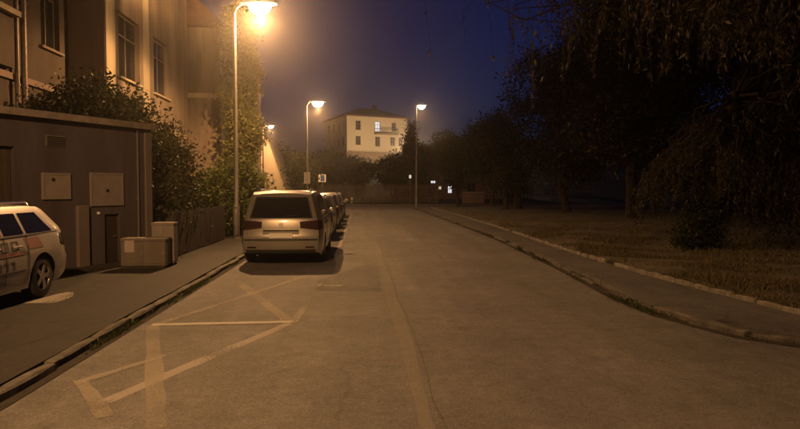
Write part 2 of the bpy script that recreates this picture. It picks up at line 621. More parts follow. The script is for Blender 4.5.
def stones_along(parent, pts, L, W, H, m, name, seed, skip=0.0, wob=0.02, tilt=0.05, sink=0.02):
    r = np.random.default_rng(seed)
    variants = [stone_mesh(L - 0.018, W, H, seed * 10 + k) for k in range(5)]
    for v in variants:
        v.materials.append(m)
    P = [Vector((x, y, 0)) for x, y in pts]
    segs = [(P[i + 1] - P[i]).length for i in range(len(P) - 1)]
    tot = sum(segs)
    s = 0.0
    while s + L < tot:
        def at(d):
            for i, q in enumerate(segs):
                if d <= q or i == len(segs) - 1:
                    return P[i].lerp(P[i + 1], d / q)
                d -= q
        a, b = at(s), at(s + L)
        t = b - a
        s += L
        if r.random() < skip:
            continue
        o = bpy.data.objects.new(name, variants[int(r.integers(0, 5))])
        COL.objects.link(o)
        o.parent = parent
        o.location = (a.x + r.uniform(-wob, wob), a.y, -abs(r.normal(0, sink)))
        o.rotation_euler = (r.uniform(-tilt, tilt) * 0.3, r.uniform(-tilt, tilt), math.atan2(-t.x, t.y) + r.uniform(-.015, .015))


# bedding strips are the kerbs' own meshes, the stones their pieces
def bed(name, pts, w, z, m):
    mb = MB()
    V, F = [], []
    for i, (x, y) in enumerate(pts):
        a = pts[max(0, i - 1)]
        b = pts[min(len(pts) - 1, i + 1)]
        t = Vector((b[0] - a[0], b[1] - a[1], 0)).normalized()
        n = Vector((t.y, -t.x, 0))
        for s in (-1, 1):
            V.append((x + n.x * w * s, y + n.y * w * s, z))
    for i in range(len(pts) - 1):
        F.append((2 * i, 2 * i + 1, 2 * i + 3, 2 * i + 2))
    mb.add(V, F)
    return mb.build(name, m)


lk_pts = [(KX - 0.06, -6.0), (KX - 0.06, 56.0)]
kerb_l = tag(bed("kerb_left", [(KX + 0.01, y) for y in np.arange(-6, 57, 2)], 0.10, 0.006, DIRT), kind="structure")
stones_along(kerb_l, lk_pts, 1.0, 0.13, 0.095, KERB, "kerb_stone", 3, skip=0.0, wob=0.018, tilt=0.06, sink=0.018)
rk_pts = [(x + 0.06, y) for y, x in RK[1:13]]
kerb_r = tag(bed("kerb_right", rk_pts, 0.20, 0.006, DIRT), kind="structure")
stones_along(kerb_r, rk_pts, 0.8, 0.13, 0.088, KERB, "kerb_stone", 5, skip=0.22, wob=0.035, tilt=0.10, sink=0.03)
ed_pts = [(x, y) for y, x in ED[1:13]]
edge_r = tag(bed("edging_right", ed_pts, 0.09, 0.075, DIRT), kind="structure")
stones_along(edge_r, ed_pts, 0.5, 0.07, 0.165, EDGE, "edging_stone", 8, skip=0.04, wob=0.012, tilt=0.06, sink=0.012)
far_kerb = tag(bed("kerb_far", [(-40, 69.28), (40, 69.28)], 0.13, 0.006, DIRT), kind="structure")
stones_along(far_kerb, [(-12, 69.3), (26, 69.3)], 1.0, 0.15, 0.14, KERB, "kerb_stone", 9, skip=0, wob=0.0, tilt=0.02, sink=0.005)

# ---- painted markings and repairs, each a thin sheet on the road
def stripe(name, a, b, w0, w1, m, z=0.005, parent=road, n=10, seed=1, rag=0.012):
    r = np.random.default_rng(seed)
    a, b = Vector((*a, 0)), Vector((*b, 0))
    t = (b - a).normalized()
    nn = Vector((t.y, -t.x, 0))
    V, F = [], []
    for i in range(n + 1):
        p = a.lerp(b, i / n)
        w = lerp(w0, w1, i / n) / 2
        for s in (-1, 1):
            q = p + nn * (w * s + r.uniform(-rag, rag))
            V.append((q.x, q.y, z))
    for i in range(n):
        F.append((2 * i, 2 * i + 1, 2 * i + 3, 2 * i + 2))
    mb = MB()
    mb.add(V, F)
    return mb.build(name, m, parent)


stripe("bay_line", (-2.62, 7.93), (-0.86, 8.0), 0.13, 0.13, PAINT_S, 0.006, seed=2)
stripe("cross_hatch_line", (-0.92, 8.05), (-2.36, 11.84), 0.15, 0.16, PAINT_Y, 0.0025, seed=3)
stripe("cross_hatch_line", (-2.55, 8.0), (-1.0, 12.44), 0.12, 0.12, PAINT_Y, 0.0045, seed=4)
stripe("cross_hatch_line", (-0.9, 7.92), (-2.05, 5.05), 0.12, 0.15, PAINT_W, 0.003, seed=5)
stripe("cross_hatch_line", (-2.6, 7.9), (-1.45, 4.45), 0.15, 0.15, PAINT_Y, 0.0045, seed=6)
stripe("cross_hatch_line", (-2.50, 5.55), (-1.99, 6.45), 0.10, 0.08, PAINT_Y, 0.006, seed=7)
stripe("cross_hatch_line", (-2.50, 5.65), (-1.90, 4.70), 0.10, 0.14, PAINT_Y, 0.008, seed=8)
stripe("bay_line", (-0.86, 7.9), (-0.80, 8.9), 0.10, 0.10, PAINT_Y, 0.008, seed=9)
for i, y in enumerate((18.55, 24.9, 30.6, 36.4, 42.2)):
    stripe("bay_line", (-1.25, y), (-0.62, y), 0.13, 0.13, PAINT_S, 0.005, seed=20 + i)
    stripe("bay_line", (-0.62, y + 0.07), (-0.62, y + 5.5), 0.10, 0.10, PAINT_W, 0.003, seed=30 + i, n=16)
stripe("give_way_line", (-2.0, 60.3), (4.6, 60.3), 0.18, 0.18, PAINT_W, 0.003, seed=44)
pm = MB()
pmv = [(x, y, 0.0975 + uneven(x, y) * 0.8) for y, xa, xb in ((9.02, -4.74, -4.32), (9.2, -4.72, -4.31), (9.4, -4.70, -4.30), (9.6, -4.68, -4.32), (9.8, -4.66, -4.40), (9.98, -4.60, -4.50)) for x in (xa, (xa + xb) / 2, xb)]
pm.add(pmv, [(3 * j + k, 3 * j + k + 1, 3 * j + k + 4, 3 * j + k + 3) for j in range(5) for k in range(2)])
pm.build("painted_patch", PAINT_W, pl, sm=True)


def blot(name, pts, m, z, parent=road):
    mb = MB()
    mb.add([(x, y, z) for x, y in pts], [tuple(range(len(pts)))])
    return mb.build(name, m, parent)


blot("asphalt_repair", [(-0.75, 10.55), (0.36, 10.35), (0.40, 14.6), (0.1, 14.0), (-0.4, 12.7), (-0.8, 11.6)], PATCH, 0.002)
stripe("paint_splash", (-0.66, 11.05), (-0.25, 11.0), 0.13, 0.04, PAINT_W, 0.006, seed=51, rag=0.05)
stripe("paint_splash", (-0.75, 10.9), (-0.68, 11.35), 0.06, 0.05, PAINT_W, 0.008, seed=52, rag=0.04)
# the joint between two asphalt lanes: ragged mastic band
sy = np.arange(1.0, 20.0, 0.35)
smb = MB()
V, F = [], []
rr = np.random.default_rng(12)
for i, y in enumerate(sy):
    c = 0.50 + 0.015 * math.sin(y * 1.1) + rr.uniform(-.012, .012)
    w = (0.07 + 0.02 * math.sin(y * 0.8 + 1)) * (1 if y < 17 else (20 - y) / 3)
    V += [(c - w, y, 0.002), (c + w, y, 0.002)]
for i in range(len(sy) - 1):
    F.append((2 * i, 2 * i + 1, 2 * i + 3, 2 * i + 2))
smb.add(V, F)
smb.build("lane_joint", SEAM, road)
cmb_ = MB()
V, F = [], []
for i, y in enumerate(sy):
    c = 0.61 + 0.015 * math.sin(y * 1.1) + rr.uniform(-.015, .015)
    w = rr.uniform(0.004, 0.016)
    V += [(c - w, y, 0.004), (c + w, y, 0.004)]
for i in range(len(sy) - 1):
    F.append((2 * i, 2 * i + 1, 2 * i + 3, 2 * i + 2))
cmb_.add(V, F)
cmb_.build("joint_crack", CRACK, road)


# ------------------------------------------------------------------ foliage
def leaf_quads(C, size, r, droop=0.0, aspect=0.55):
    """one rhombic leaf per centre"""
    n = len(C)
    d = r.normal(size=(n, 3))
    d[:, 2] -= droop
    d /= np.linalg.norm(d, axis=1)[:, None] + 1e-9
    e = r.normal(size=(n, 3))
    e -= d * np.sum(e * d, 1)[:, None]
    e /= np.linalg.norm(e, axis=1)[:, None] + 1e-9
    s = size * r.uniform(0.6, 1.4, size=(n, 1))
    a, b = d * s, e * s * aspect
    return np.stack([C - a, C - b * 0.9 - a * 0.1, C + a, C + b * 0.9 - a * 0.1], 1).reshape(-1, 3)


def leaves_obj(name, C, size, m, parent, seed, droop=0.0, aspect=0.55):
    r = np.random.default_rng(seed)
    V = leaf_quads(C, size, r, droop, aspect)
    F = np.arange(len(V)).reshape(-1, 4)
    me = tube_mesh_arrays(name, V, F)
    return link(name, me, m, parent)


def crown_points(blobs, n, r, clump=0.32, per=26, shell=0.55):
    """leaf positions in clumps over lumpy ellipsoids"""
    vol = np.array([b[3] * b[4] * b[5] for b in blobs]) ** 0.72
    vol /= vol.sum()
    out = []
    for b, v in zip(blobs, vol):
        k = max(3, int(n * v / per))
        d = r.normal(size=(k, 3))
        d /= np.linalg.norm(d, axis=1)[:, None]
        rad = r.uniform(shell, 1.0, size=(k, 1)) ** 0.7 * (1 + 0.16 * r.normal(size=(k, 1)))
        c = np.array(b[:3]) + d * rad * np.array(b[3:6])
        cs = np.repeat(c, per, 0)
        sp = clump * r.uniform(0.5, 1.5, size=(k, 1)).repeat(per, 0)
        out.append(cs + r.normal(size=cs.shape) * sp * np.array([1, 1, 0.7]))
    P = np.concatenate(out)
    return P[P[:, 2] > 0.02]


def limb_path(a, b, r, n=5, sag=0.12):
    a, b = Vector(a), Vector(b)
    L = (b - a).length
    pts = []
    for i in range(n + 1):
        t = i / n
        p = a.lerp(b, t)
        p += Vector((r.normal(), r.normal(), r.normal())) * L * 0.03 * (1 if 0 < i < n else 0)
        p.z += math.sin(t * math.pi) * L * sag
        pts.append(p)
    return pts


def tree(name, label, base, trunk_h, blobs, nleaf, leaf, m, seed, trunk_r=0.18, cat="tree", group=None, clump=0.32, per=26, stems=1, shell=0.55):
    r = np.random.default_rng(seed)
    t = empty(name, base)
    tag(t, label, cat, group)
    tb = MB()
    for s in range(stems):
        ox, oy = (0, 0) if stems == 1 else (r.uniform(-.5, .5), r.uniform(-.5, .5))
        top = (ox + r.uniform(-.2, .2), oy + r.uniform(-.2, .2), trunk_h)
        path = [Vector((ox, oy, -0.3)), Vector((ox, oy, 0.15))] + limb_path((ox, oy, 0.35), top, r, 4, 0.0)[0:]
        k = len(path)
        tb.tube(path, [trunk_r * (1.45 if i == 0 else 1.15 if i == 1 else 1.0 - 0.45 * i / k) for i in range(k)], 9)
        for b in blobs[s::stems]:
            z0 = trunk_h * r.uniform(0.6, 0.98)
            st = Vector(path[2]).lerp(Vector(top), (z0 - 0.35) / max(0.1, trunk_h - 0.35))
            pts = limb_path(st, b[:3], r, 4, 0.05)
            rad = trunk_r * 0.45
            tb.tube(pts, [rad * (1 - 0.75 * i / 4) for i in range(5)], 6)
            for q in range(4):
                d = r.normal(size=3)
                d /= np.linalg.norm(d)
                e = Vector(b[:3]) + Vector(d * np.array(b[3:6]) * 0.8)
                tb.tube(limb_path(pts[3], e, r, 3, 0.04), [rad * 0.3, rad * 0.22, rad * 0.14, rad * 0.06], 5)
    tb.build("trunk", BARK, t, sm=True, angle=60)
    P = crown_points(blobs, nleaf, r, clump, per, shell)
    leaves_obj("crown", P, leaf, m, t, seed + 1)
    return t


def random_blobs(r, cx, cz, rx, rz, n, size=0.42, cy=0.0, ry=None):
    ry = ry or rx
    out = []
    for i in range(n):
        d = r.normal(size=3)
        d /= np.linalg.norm(d)
        k = r.uniform(0.25, 0.8)
        s = size * r.uniform(0.7, 1.25)
        out.append((cx + d[0] * rx * k, cy + d[1] * ry * k, cz + d[2] * rz * k, rx * s, ry * s, rz * s * 0.9))
    return out


# ------------------------------------------------------------------ street lamps
def street_lamp(label, base, height, arm, power, group="street lamps along the street", lens=LENS, color=SODIUM, rz=0.0, hs=1.0, globe=False):
    """tapered pole, short bent arm, drop-lens head; arm reaches along local +x"""
    t = empty("street_lamp", base, rz)
    tag(t, label, "street lamp", group)
    p = MB()
    p.tube([(0, 0, -0.3), (0, 0, 0.02), (0, 0, 0.03), (0, 0, 1.1), (0, 0, 1.16), (0, 0, height - 0.35)], [0.12, 0.12, 0.105, 0.105, 0.075, 0.05], 14)
    po = p.build("pole", POLE, t, sm=True)
    h = MB()
    h.box(-0.055, 0.055, -0.112, -0.09, 0.45, 0.80)
    h.build("hatch", HEADM, po)
    a = MB()
    pts = []
    for i in range(8):
        an = i / 7 * math.radians(80)
        pts.append((arm * 0.55 * (1 - math.cos(an)), 0, height - 0.40 + 0.40 * math.sin(an)))
    pts.append((arm, 0, height + 0.03))
    a.tube(pts, 0.032, 9)
    a.build("arm", POLE, t, sm=True)
    # housing: flattened loft
    hd = MB()
    x0 = arm - 0.30 * hs
    prof = [(0.0, 0.05, 0.05), (0.06, 0.09, 0.08), (0.25, 0.15, 0.11), (0.5, 0.17, 0.11), (0.68, 0.14, 0.08), (0.76, 0.07, 0.03)]
    V, F = [], []
    n = 12
    for (x, w, hh) in prof:
        for k in range(n):
            an = math.pi * k / (n - 1)
            V.append((x0 + x * hs, math.cos(an) * w * hs, height + math.sin(an) * hh * hs))
    for i in range(len(prof) - 1):
        for k in range(n):
            j = (k + 1) % n
            F.append((i * n + k, i * n + j, (i + 1) * n + j, (i + 1) * n + k))
    F.append(tuple(range(n)))
    F.append(tuple(reversed(range((len(prof) - 1) * n, len(prof) * n))))
    hd.add(V, F)
    head = hd.build("lamp_head", HEADM, t, sm=True)
    ls = MB()
    V, F = [], []
    rings = 6
    for i in range(rings):
        an = math.pi / 2 * i / (rings - 1)
        for k in range(16):
            ph = 2 * math.pi * k / 16
            V.append((arm + 0.10 * hs + math.cos(ph) * 0.25 * hs * math.cos(an), math.sin(ph) * 0.155 * hs * math.cos(an), height - 0.008 - 0.23 * hs * math.sin(an)))
    for i in range(rings - 1):
        for k in range(16):
            j = (k + 1) % 16
            F.append((i * 16 + k, i * 16 + j, (i + 1) * 16 + j, (i + 1) * 16 + k))
    ls.add(V, F)
    ls.build("lens", lens, head, sm=True, angle=180)
    ld = bpy.data.lights.new("sodium_bulb", 'POINT')
    ld.energy = power
    ld.color = color
    ld.shadow_soft_size = 0.09
    ld.use_nodes = True
    N, L = ld.node_tree.nodes, ld.node_tree.links
    em = N.get("Emission") or N.new("ShaderNodeEmission")
    # road-lantern photometry: more candela towards the sides than straight down
    g = N.new("ShaderNodeNewGeometry")
    sx = N.new("ShaderNodeSeparateXYZ")
    L.new(g.outputs["Incoming"], sx.inputs[0])
    ab = N.new("ShaderNodeMath")
    ab.operation = 'ABSOLUTE'
    L.new(sx.outputs[2], ab.inputs[0])
    cv = N.new("ShaderNodeFloatCurve")
    c0 = cv.mapping.curves[0]
    c0.points[0].location = (0.0, 0.08)
    c0.points[1].location = (1.0, 0.30)
    for a_, b_ in ((0.12, 0.20), (0.32, 0.78), (0.55, 0.70)):
        c0.points.new(a_, b_)
    cv.mapping.update()
    L.new(ab.outputs[0], cv.inputs[1])
    ml = N.new("ShaderNodeMath")
    ml.operation = 'MULTIPLY'
    ax_ = N.new("ShaderNodeMath")
    ax_.operation = 'ABSOLUTE'
    L.new(sx.outputs[0], ax_.inputs[0])
    ac = N.new("ShaderNodeMapRange")
    ac.inputs[1].default_value, ac.inputs[2].default_value = 0.15, 0.85
    ac.inputs[3].default_value, ac.inputs[4].default_value = 2.3, 0.75
    L.new(ax_.outputs[0], ac.inputs[0])
    L.new(ac.outputs[0], ml.inputs[1])
    L.new(cv.outputs[0], ml.inputs[0])
    if not globe:
        L.new(ml.outputs[0], em.inputs[1])
    lo = bpy.data.objects.new("bulb", ld)
    COL.objects.link(lo)
    lo.parent = head
    lo.location = (arm + 0.10 * hs, 0, height - 0.23 * hs - 0.11)
    return t


street_lamp("tall street lamp beside the ivy column, its sodium head glaring above the silver car", (-4.12, 21.0, 0.09), 7.75, 0.68, LAMP_W, hs=1.55)
street_lamp("street lamp with two small plates on its pole beyond the row of parked cars", (-3.70, 44.0, 0.09), 7.78, 0.60, LAMP_W * 0.55, hs=1.6)
street_lamp("street lamp at the far end of the street, right of the cream house", (5.28, 58.0, 0.09), 9.5, 0.32, LAMP_W * 0.16, lens=LENSF, hs=1.5)
street_lamp("small distant street lamp in front of the pale house wall", (-8.9, 58.0, 0.09), 7.5, 0.6, LAMP_W * 0.45, lens=LENSF)
street_lamp("assumed street lamp of the same row, added just behind the viewer", (-4.15, -1.4, 0.09), 7.75, 0.68, LAMP_W * 0.95)  # assumed from how brightly the near road is lit; added out of view
street_lamp("assumed street lamp added on the hillside to light the cream house, kept hidden by trees", (9.8, 112.0, hill(9.8, 112.0) - 0.1), 3.9, 0.7, LAMP_W * 2.6, globe=True, color=PALE_LAMP, lens=LENSF, rz=math.pi)  # assumed lamp, unseen: added to light the cream house, head kept behind trees

# ------------------------------------------------------------------ buildings
def wall_mesh(L, H, thick, wins):
    """wall in local x (along) / z (up), outer face at y=0, going back to y=thick; openings cut out with reveals"""
    xs = sorted(set([0.0, L] + [w[0] for w in wins] + [w[1] for w in wins]))
    zs = sorted(set([0.0, H] + [w[2] for w in wins] + [w[3] for w in wins]))
    mb = MB()
    nx, nz = len(xs) - 1, len(zs) - 1

    def solid(i, k):
        if i < 0 or k < 0 or i >= nx or k >= nz:
            return False
        cx, cz = (xs[i] + xs[i + 1]) / 2, (zs[k] + zs[k + 1]) / 2
        return not any(w[0] < cx < w[1] and w[2] < cz < w[3] for w in wins)
    for i in range(nx):
        for k in range(nz):
            if not solid(i, k):
                continue
            x0, x1, z0, z1 = xs[i], xs[i + 1], zs[k], zs[k + 1]
            mb.add([(x0, 0, z0), (x1, 0, z0), (x1, 0, z1), (x0, 0, z1)], [(0, 1, 2, 3)])
            mb.add([(x0, thick, z0), (x1, thick, z0), (x1, thick, z1), (x0, thick, z1)], [(3, 2, 1, 0)])
            if not solid(i - 1, k):
                mb.add([(x0, 0, z0), (x0, thick, z0), (x0, thick, z1), (x0, 0, z1)], [(3, 2, 1, 0)])
            if not solid(i + 1, k):
                mb.add([(x1, 0, z0), (x1, thick, z0), (x1, thick, z1), (x1, 0, z1)], [(0, 1, 2, 3)])
            if not solid(i, k - 1):
                mb.add([(x0, 0, z0), (x1, 0, z0), (x1, thick, z0), (x0, thick, z0)], [(3, 2, 1, 0)])
            if not solid(i, k + 1):
                mb.add([(x0, 0, z1), (x1, 0, z1), (x1, thick, z1), (x0, thick, z1)], [(0, 1, 2, 3)])
    return mb


def place(o, org, ang):
    o.location = org
    o.rotation_euler = (0, 0, ang)
    return o


def window(parent, org, ang, w, sill=True, depth=0.14, pane=GLASS_D, frame=FRAME, trans=True, sillm=TRIM, fw=0.06):
    x0, x1, z0, z1 = w
    f = MB()
    y0, y1 = depth, depth + 0.06
    f.box(x0, x0 + fw, y0, y1, z0, z1)
    f.box(x1 - fw, x1, y0, y1, z0, z1)
    f.box(x0 + fw, x1 - fw, y0, y1, z0, z0 + fw)
    f.box(x0 + fw, x1 - fw, y0, y1, z1 - fw, z1)
    xm = (x0 + x1) / 2
    zt = z0 + (z1 - z0) * 0.68
    f.box(xm - fw * .45, xm + fw * .45, y0 + .004, y1 - .004, z0 + fw, z1 - fw)
    if trans:
        f.box(x0 + fw, xm - fw * .45, y0 + .002, y1 - .008, zt - fw * .4, zt + fw * .4)
        f.box(xm + fw * .45, x1 - fw, y0 + .002, y1 - .008, zt - fw * .4, zt + fw * .4)
    fo = place(f.build("window", frame, parent), org, ang)
    cells = [(x0 + fw, xm - fw * .45), (xm + fw * .45, x1 - fw)]
    rows = [(z0 + fw, zt - fw * .4), (zt + fw * .4, z1 - fw)] if trans else [(z0 + fw, z1 - fw)]
    for a, b in cells:
        for c, d in rows:
            g = MB()
            g.box(a, b, y0 + 0.028, y0 + 0.036, c, d)
            g.build("pane", pane, fo)
    if sill:
        s = MB()
        s.box(x0 - 0.10, x1 + 0.10, -0.10, depth, z0 - 0.07, z0 - 0.002)
        s.build("sill", sillm, fo)
    return fo


def wall(parent, name, org, ang, L, H, thick, wins, m, **kw):
    o = place(wall_mesh(L, H, thick, wins).build(name, m, parent), org, ang)
    for w in wins:
        window(parent, org, ang, w[:4], **{**kw, **(w[4] if len(w) > 4 else {})})
    return o


# --- the big house at the left. Road-facing walls: local x along -Y (outer face towards +X)
FA = math.radians(90)
house = tag(empty("house", (-9.0, 10.0, 0.09)), "tall ochre plastered house with a projecting wing, behind the low dark garage", "house")


def hw(x, y, z):       # world -> house local
    return (x + 9.0, y - 10.0, z - 0.09)


# main facade X=-9, Y 6..20 ; wall local x runs +Y when rotated +90 (outer face y=0 -> looks to +X)
HH = 12.0
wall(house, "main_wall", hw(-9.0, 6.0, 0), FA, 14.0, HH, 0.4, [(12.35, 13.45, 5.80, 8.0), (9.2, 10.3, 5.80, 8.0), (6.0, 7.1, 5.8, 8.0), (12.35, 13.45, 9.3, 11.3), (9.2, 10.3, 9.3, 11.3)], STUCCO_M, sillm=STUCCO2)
wall(house, "wing_end_wall", hw(-9.0 + 0.0, 20.0, 0), 0.0, 1.1, HH, 0.4, [], STUCCO2)
wall(house, "wing_wall", hw(-7.9, 20.4, 0), FA, 8.6, HH, 0.4, [(0.72, 2.68, 5.45, 7.6), (4.2, 6.0, 5.45, 7.6), (0.9, 2.5, 1.4, 3.4), (0.72, 2.68, 9.0, 11.0)], STUCCO, sillm=TRIM)
wall(house, "back_wall", hw(-18.0, 29.0, 0), 0.0, 10.1, HH, 0.3, [], STUCCO2)
wall(house, "side_wall", hw(-18.0, 6.0, 0), 0.0, 9.0, HH, 0.3, [], STUCCO2)
q = MB()
q.add([hw(-18.4, 5.6, HH), hw(-7.4, 5.6, HH), hw(-7.4, 29.5, HH), hw(-18.4, 29.5, HH), hw(-13, 9, HH + 3.2), hw(-13, 26, HH + 3.2)], [(0, 1, 4), (1, 2, 5, 4), (2, 3, 5), (3, 0, 4, 5), (3, 2, 1, 0)])
q.build("roof", ROOFT, house)
# pale strips (quoins) and storey bands, 3 cm proud
for (y0, y1) in ((20.02, 20.75), (23.35, 24.0)):
    q = MB()
    q.box(-7.898, -7.86, y0, y1, 4.2, HH - 0.2)
    q.build("pilaster", TRIM, house).location = (9.0, -10.0, -0.09)
q = MB()
q.box(-8.998, -8.93, 6.05, 19.98, 4.55, 4.72)
q.build("string_course", STUCCO2, house).location = (9.0, -10.0, -0.09)
q = MB()
q.box(-7.898, -7.84, 20.02, 28.9, 4.0, 4.18)
q.build("string_course", TRIM, house).location = (9.0, -10.0, -0.09)
for (yy, rad) in ((16.85, 0.06), (17.2, 0.075)):
    q = MB()
    q.tube([(-8.88, yy, 0.2), (-8.88, yy, HH - 0.3), (-8.6, yy, HH - 0.05)], rad, 10)
    for z in (2.2, 4.4, 6.6, 8.8):
        q.tube([(-8.88, yy, z), (-8.88, yy, z + 0.06)], rad * 1.25, 10)
    q.build("drainpipe", PIPE, house, sm=True).location = (9.0, -10.0, -0.09)
# darker neighbouring part of the facade left of the pipes
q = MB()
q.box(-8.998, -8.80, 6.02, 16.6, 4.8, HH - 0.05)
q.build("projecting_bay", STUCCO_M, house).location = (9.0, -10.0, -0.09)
q = MB()
q.box(-8.795, -8.62, 6.02, 16.62, 6.1, 6.24)
q.build("ledge", TRIM, house).location = (9.0, -10.0, -0.09)

# --- second house, end wall facing us, lit by the lamp
h2 = tag(empty("house", (-8.2, 31.0, 0.09)), "ochre house end wall with a ledge, glimpsed between shrub and ivy column", "house")
wall(h2, "end_wall", (-4.0, 0, 0), 0.0, 5.4, 9.5, 0.4, [], STUCCO)
wall(h2, "street_wall", (1.4, 0.402, 0), FA, 12.0, 9.5, 0.4, [(1.5, 2.6, 2.0, 3.8), (4.5, 5.6, 2.0, 3.8), (1.5, 2.6, 5.6, 7.4), (4.5, 5.6, 5.6, 7.4)], STUCCO)
q = MB()
q.box(-4.0, 1.46, -0.10, -0.002, 6.1, 6.32)
q.build("ledge", TRIM, h2)
q = MB()
q.add([(-4.3, -0.35, 9.5), (1.8, -0.35, 9.5), (1.8, 12.8, 9.5), (-4.3, 12.8, 9.5), (-1.3, -0.35, 12.4), (-1.3, 12.8, 12.4)], [(0, 1, 4), (1, 2, 5, 4), (2, 3, 5), (3, 0, 4, 5), (3, 2, 1, 0)])
q.build("roof", ROOFT, h2)

# --- flat-roofed garage whose dark front runs at an angle to the street
GA, GB = Vector((-8.46, 7.75)), Vector((-4.75, 14.50))
gdir = (GB - GA).normalized()
gang = math.atan2(gdir.y, gdir.x)
GL = (GB - GA).length
garage = tag(empty("garage", (GA.x, GA.y, 0.09), gang), "low flat-roofed dark garage with two pale boards, in front of the ochre house", "garage")
wall_mesh(GL - 0.20, 3.0, 0.3, [(6.44, 6.82, 0.02, 1.10), (2.2, 4.55, 0.02, 2.4)]).build("front_wall", GARAGE, garage)
q = MB()
q.box(6.445, 6.815, 0.08, 0.13, 0.025, 1.095)
d_ = q.build("meter_door", DARKDOOR, garage)
q = MB()
q.tube([(6.75, 0.08, 0.62), (6.75, 0.045, 0.62), (6.70, 0.04, 0.62)], 0.012, 6)
q.build("handle", PIPE, d_)
for k in range(8):
    q = MB()
    q.bevbox(2.205 + k * 0.2925, 2.205 + k * 0.2925 + 0.286, 0.10, 0.14, 0.03, 2.39, 0.008)
    q.build("gate_board", WOOD_D, garage)
q = MB()
q.bevbox(GL - 0.198, GL, -0.04, 0.33, 0.0, 3.0, 0.015)
q.build("corner_pillar", CABINET, garage)
q = MB()
q.bevbox(5.74, 6.02, -0.09, -0.003, 0.0, 1.30, 0.02)
q.build("pillar", CABINET, garage)
q = MB()
q.box(4.6, GL - 0.25, -0.42, -0.004, -0.05, 0.07, bev=0.02)
q.build("plinth", DIRT, garage)
q = MB()
q.box(0.0, GL + 0.10, -0.12, 0.36, 3.004, 3.075)
q.box(0.0, GL + 0.04, -0.16, -0.122, 2.96, 3.09)
q.build("coping", COPING, garage)
q = MB()
q.prism([(0.3, 0.34), (GL - 0.02, 0.34), (GL - 0.02, 2.0), (6.2, 2.9), (3.0, 1.6), (0.3, 0.40)], 0.0, 2.95)
q.build("body", GARAGE, garage)
q = MB()
q.tube([(7.30, -0.03, 0.1), (7.30, -0.03, 2.95)], 0.022, 8)
for z in (0.6, 1.4, 2.2, 2.8):
    q.box(7.265, 7.335, -0.034, -0.001, z, z + 0.03)
q.build("cable_conduit", CABINET, garage)
q = MB()
q.box(5.15, 5.55, -0.02, -0.003, 2.45, 2.66)
vt = q.build("vent", CABINET, garage)
for k in range(5):
    q = MB()
    q.box(5.17, 5.53, -0.035, -0.021, 2.468 + k * 0.038, 2.488 + k * 0.038)
    q.build("slat", CARBLACK, vt)
q = MB()
q.tube([(6.28, -0.03, 1.13), (6.28, -0.001, 1.13)], 0.03, 10)
q.build("reflector", REFL, garage)


def gboard(label, t0, t1, z0, z1, knob):
    b = empty("wall_board", (GA.x + gdir.x * t0, GA.y + gdir.y * t0, 0.09 + z0), gang)
    tag(b, label, "board")
    w, h = t1 - t0, z1 - z0
    q = MB()
    q.box(0.02, w - .02, -0.035, -0.004, 0.02, h - .02)
    q.build("panel", BOARD, b)
    q = MB()
    for (a0, a1, c0, c1) in ((-.02, .02, -.02, h + .02), (w - .02, w + .02, -.02, h + .02), (.02, w - .02, -.02, .02), (.02, w - .02, h - .02, h + .02)):
        q.box(a0, a1, -0.045, -0.003, c0, c1)
    q.build("frame", CABINET2, b)
    q = MB()
    q.tube([(knob[0], -0.050, knob[1]), (knob[0], -0.036, knob[1])], 0.035, 10)
    q.build("lock", CARBLACK, b)
    return b


gboard("small square pale board with a dark lock on the garage front", 5.07, 5.62, 1.45, 1.92, (0.2, 0.36))
gboard("larger pale board on the garage front above the small dark door", 6.11, 6.88, 1.30, 1.95, (0.38, 0.30))


def cabinet(label, x0, x1, y0, y1, h, m, plate=None, rz=0.0):
    c = tag(empty("utility_cabinet", ((x0 + x1) / 2, y0, 0.09), rz), label, "cabinet", "utility cabinets by the garage")
    w = (x1 - x0) / 2
    d = y1 - y0
    q = MB()
    q.box(-w + .02, w - .02, 0.02, d - .02, -0.05, 0.06)
    q.build("base", DIRT, c)
    q = MB()
    q.bevbox(-w, w, 0, d, 0.06, h - 0.05, 0.012)
    q.build("body", m, c)
    q = MB()
    q.bevbox(-w - .004, w + .004, -0.016, d + .004, h - 0.05, h, 0.006)
    q.build("lid", m, c)
    for k in (0, 1):
        a = -w + 0.025 + k * w * 0.98
        q = MB()
        q.box(a, a + w * 0.95, -0.014, -0.002, 0.10, h - 0.08)
        dr = q.build("door", m, c)
        q = MB()
        q.box(a + w * 0.86, a + w * 0.90, -0.028, -0.015, h * 0.45, h * 0.58)
        q.build("handle", PIPE, dr)
    if plate:
        q = MB()
        q.box(plate[0], plate[1], -0.022, -0.0155, plate[2], plate[3])
        q.build("plate", PAPER, c)
    return c


cabinet("low grey utility cabinet with a white plate on its door, before the garage", -4.88, -3.98, 12.95, 13.35, 0.62, CABINET, (-0.36, -0.17, 0.34, 0.58))
cabinet("taller narrow pale cabinet rising behind the low grey one", -4.42, -3.96, 13.45, 13.75, 0.92, CABINET2)

# --- low dark board fence under the shrub
gf = tag(empty("garden_fence", (-4.45, 14.6, 0.09)), "low dark board fence under the large shrub beside the pavement", "fence")
q = MB()
q.box(-0.03, 0.03, 0.0, 5.9, 0.25, 0.33)
q.box(-0.03, 0.03, 0.0, 5.9, 0.85, 0.93)
q.build("rail", WOOD_D, gf)
fb = MB()
fb.bevbox(0.032, 0.055, 0, 0.145, 0.03, 1.1, 0.01)
fbm = fb.mesh("board")
fbm.materials.append(WOOD_D)
for k in range(38):
    o = link("board", fbm, None, gf)
    o.location = (0, 0.01 + k * 0.155, float(rng.uniform(-.02, .02)))
    o.rotation_euler = (float(rng.uniform(-.01, .01)), 0, 0)

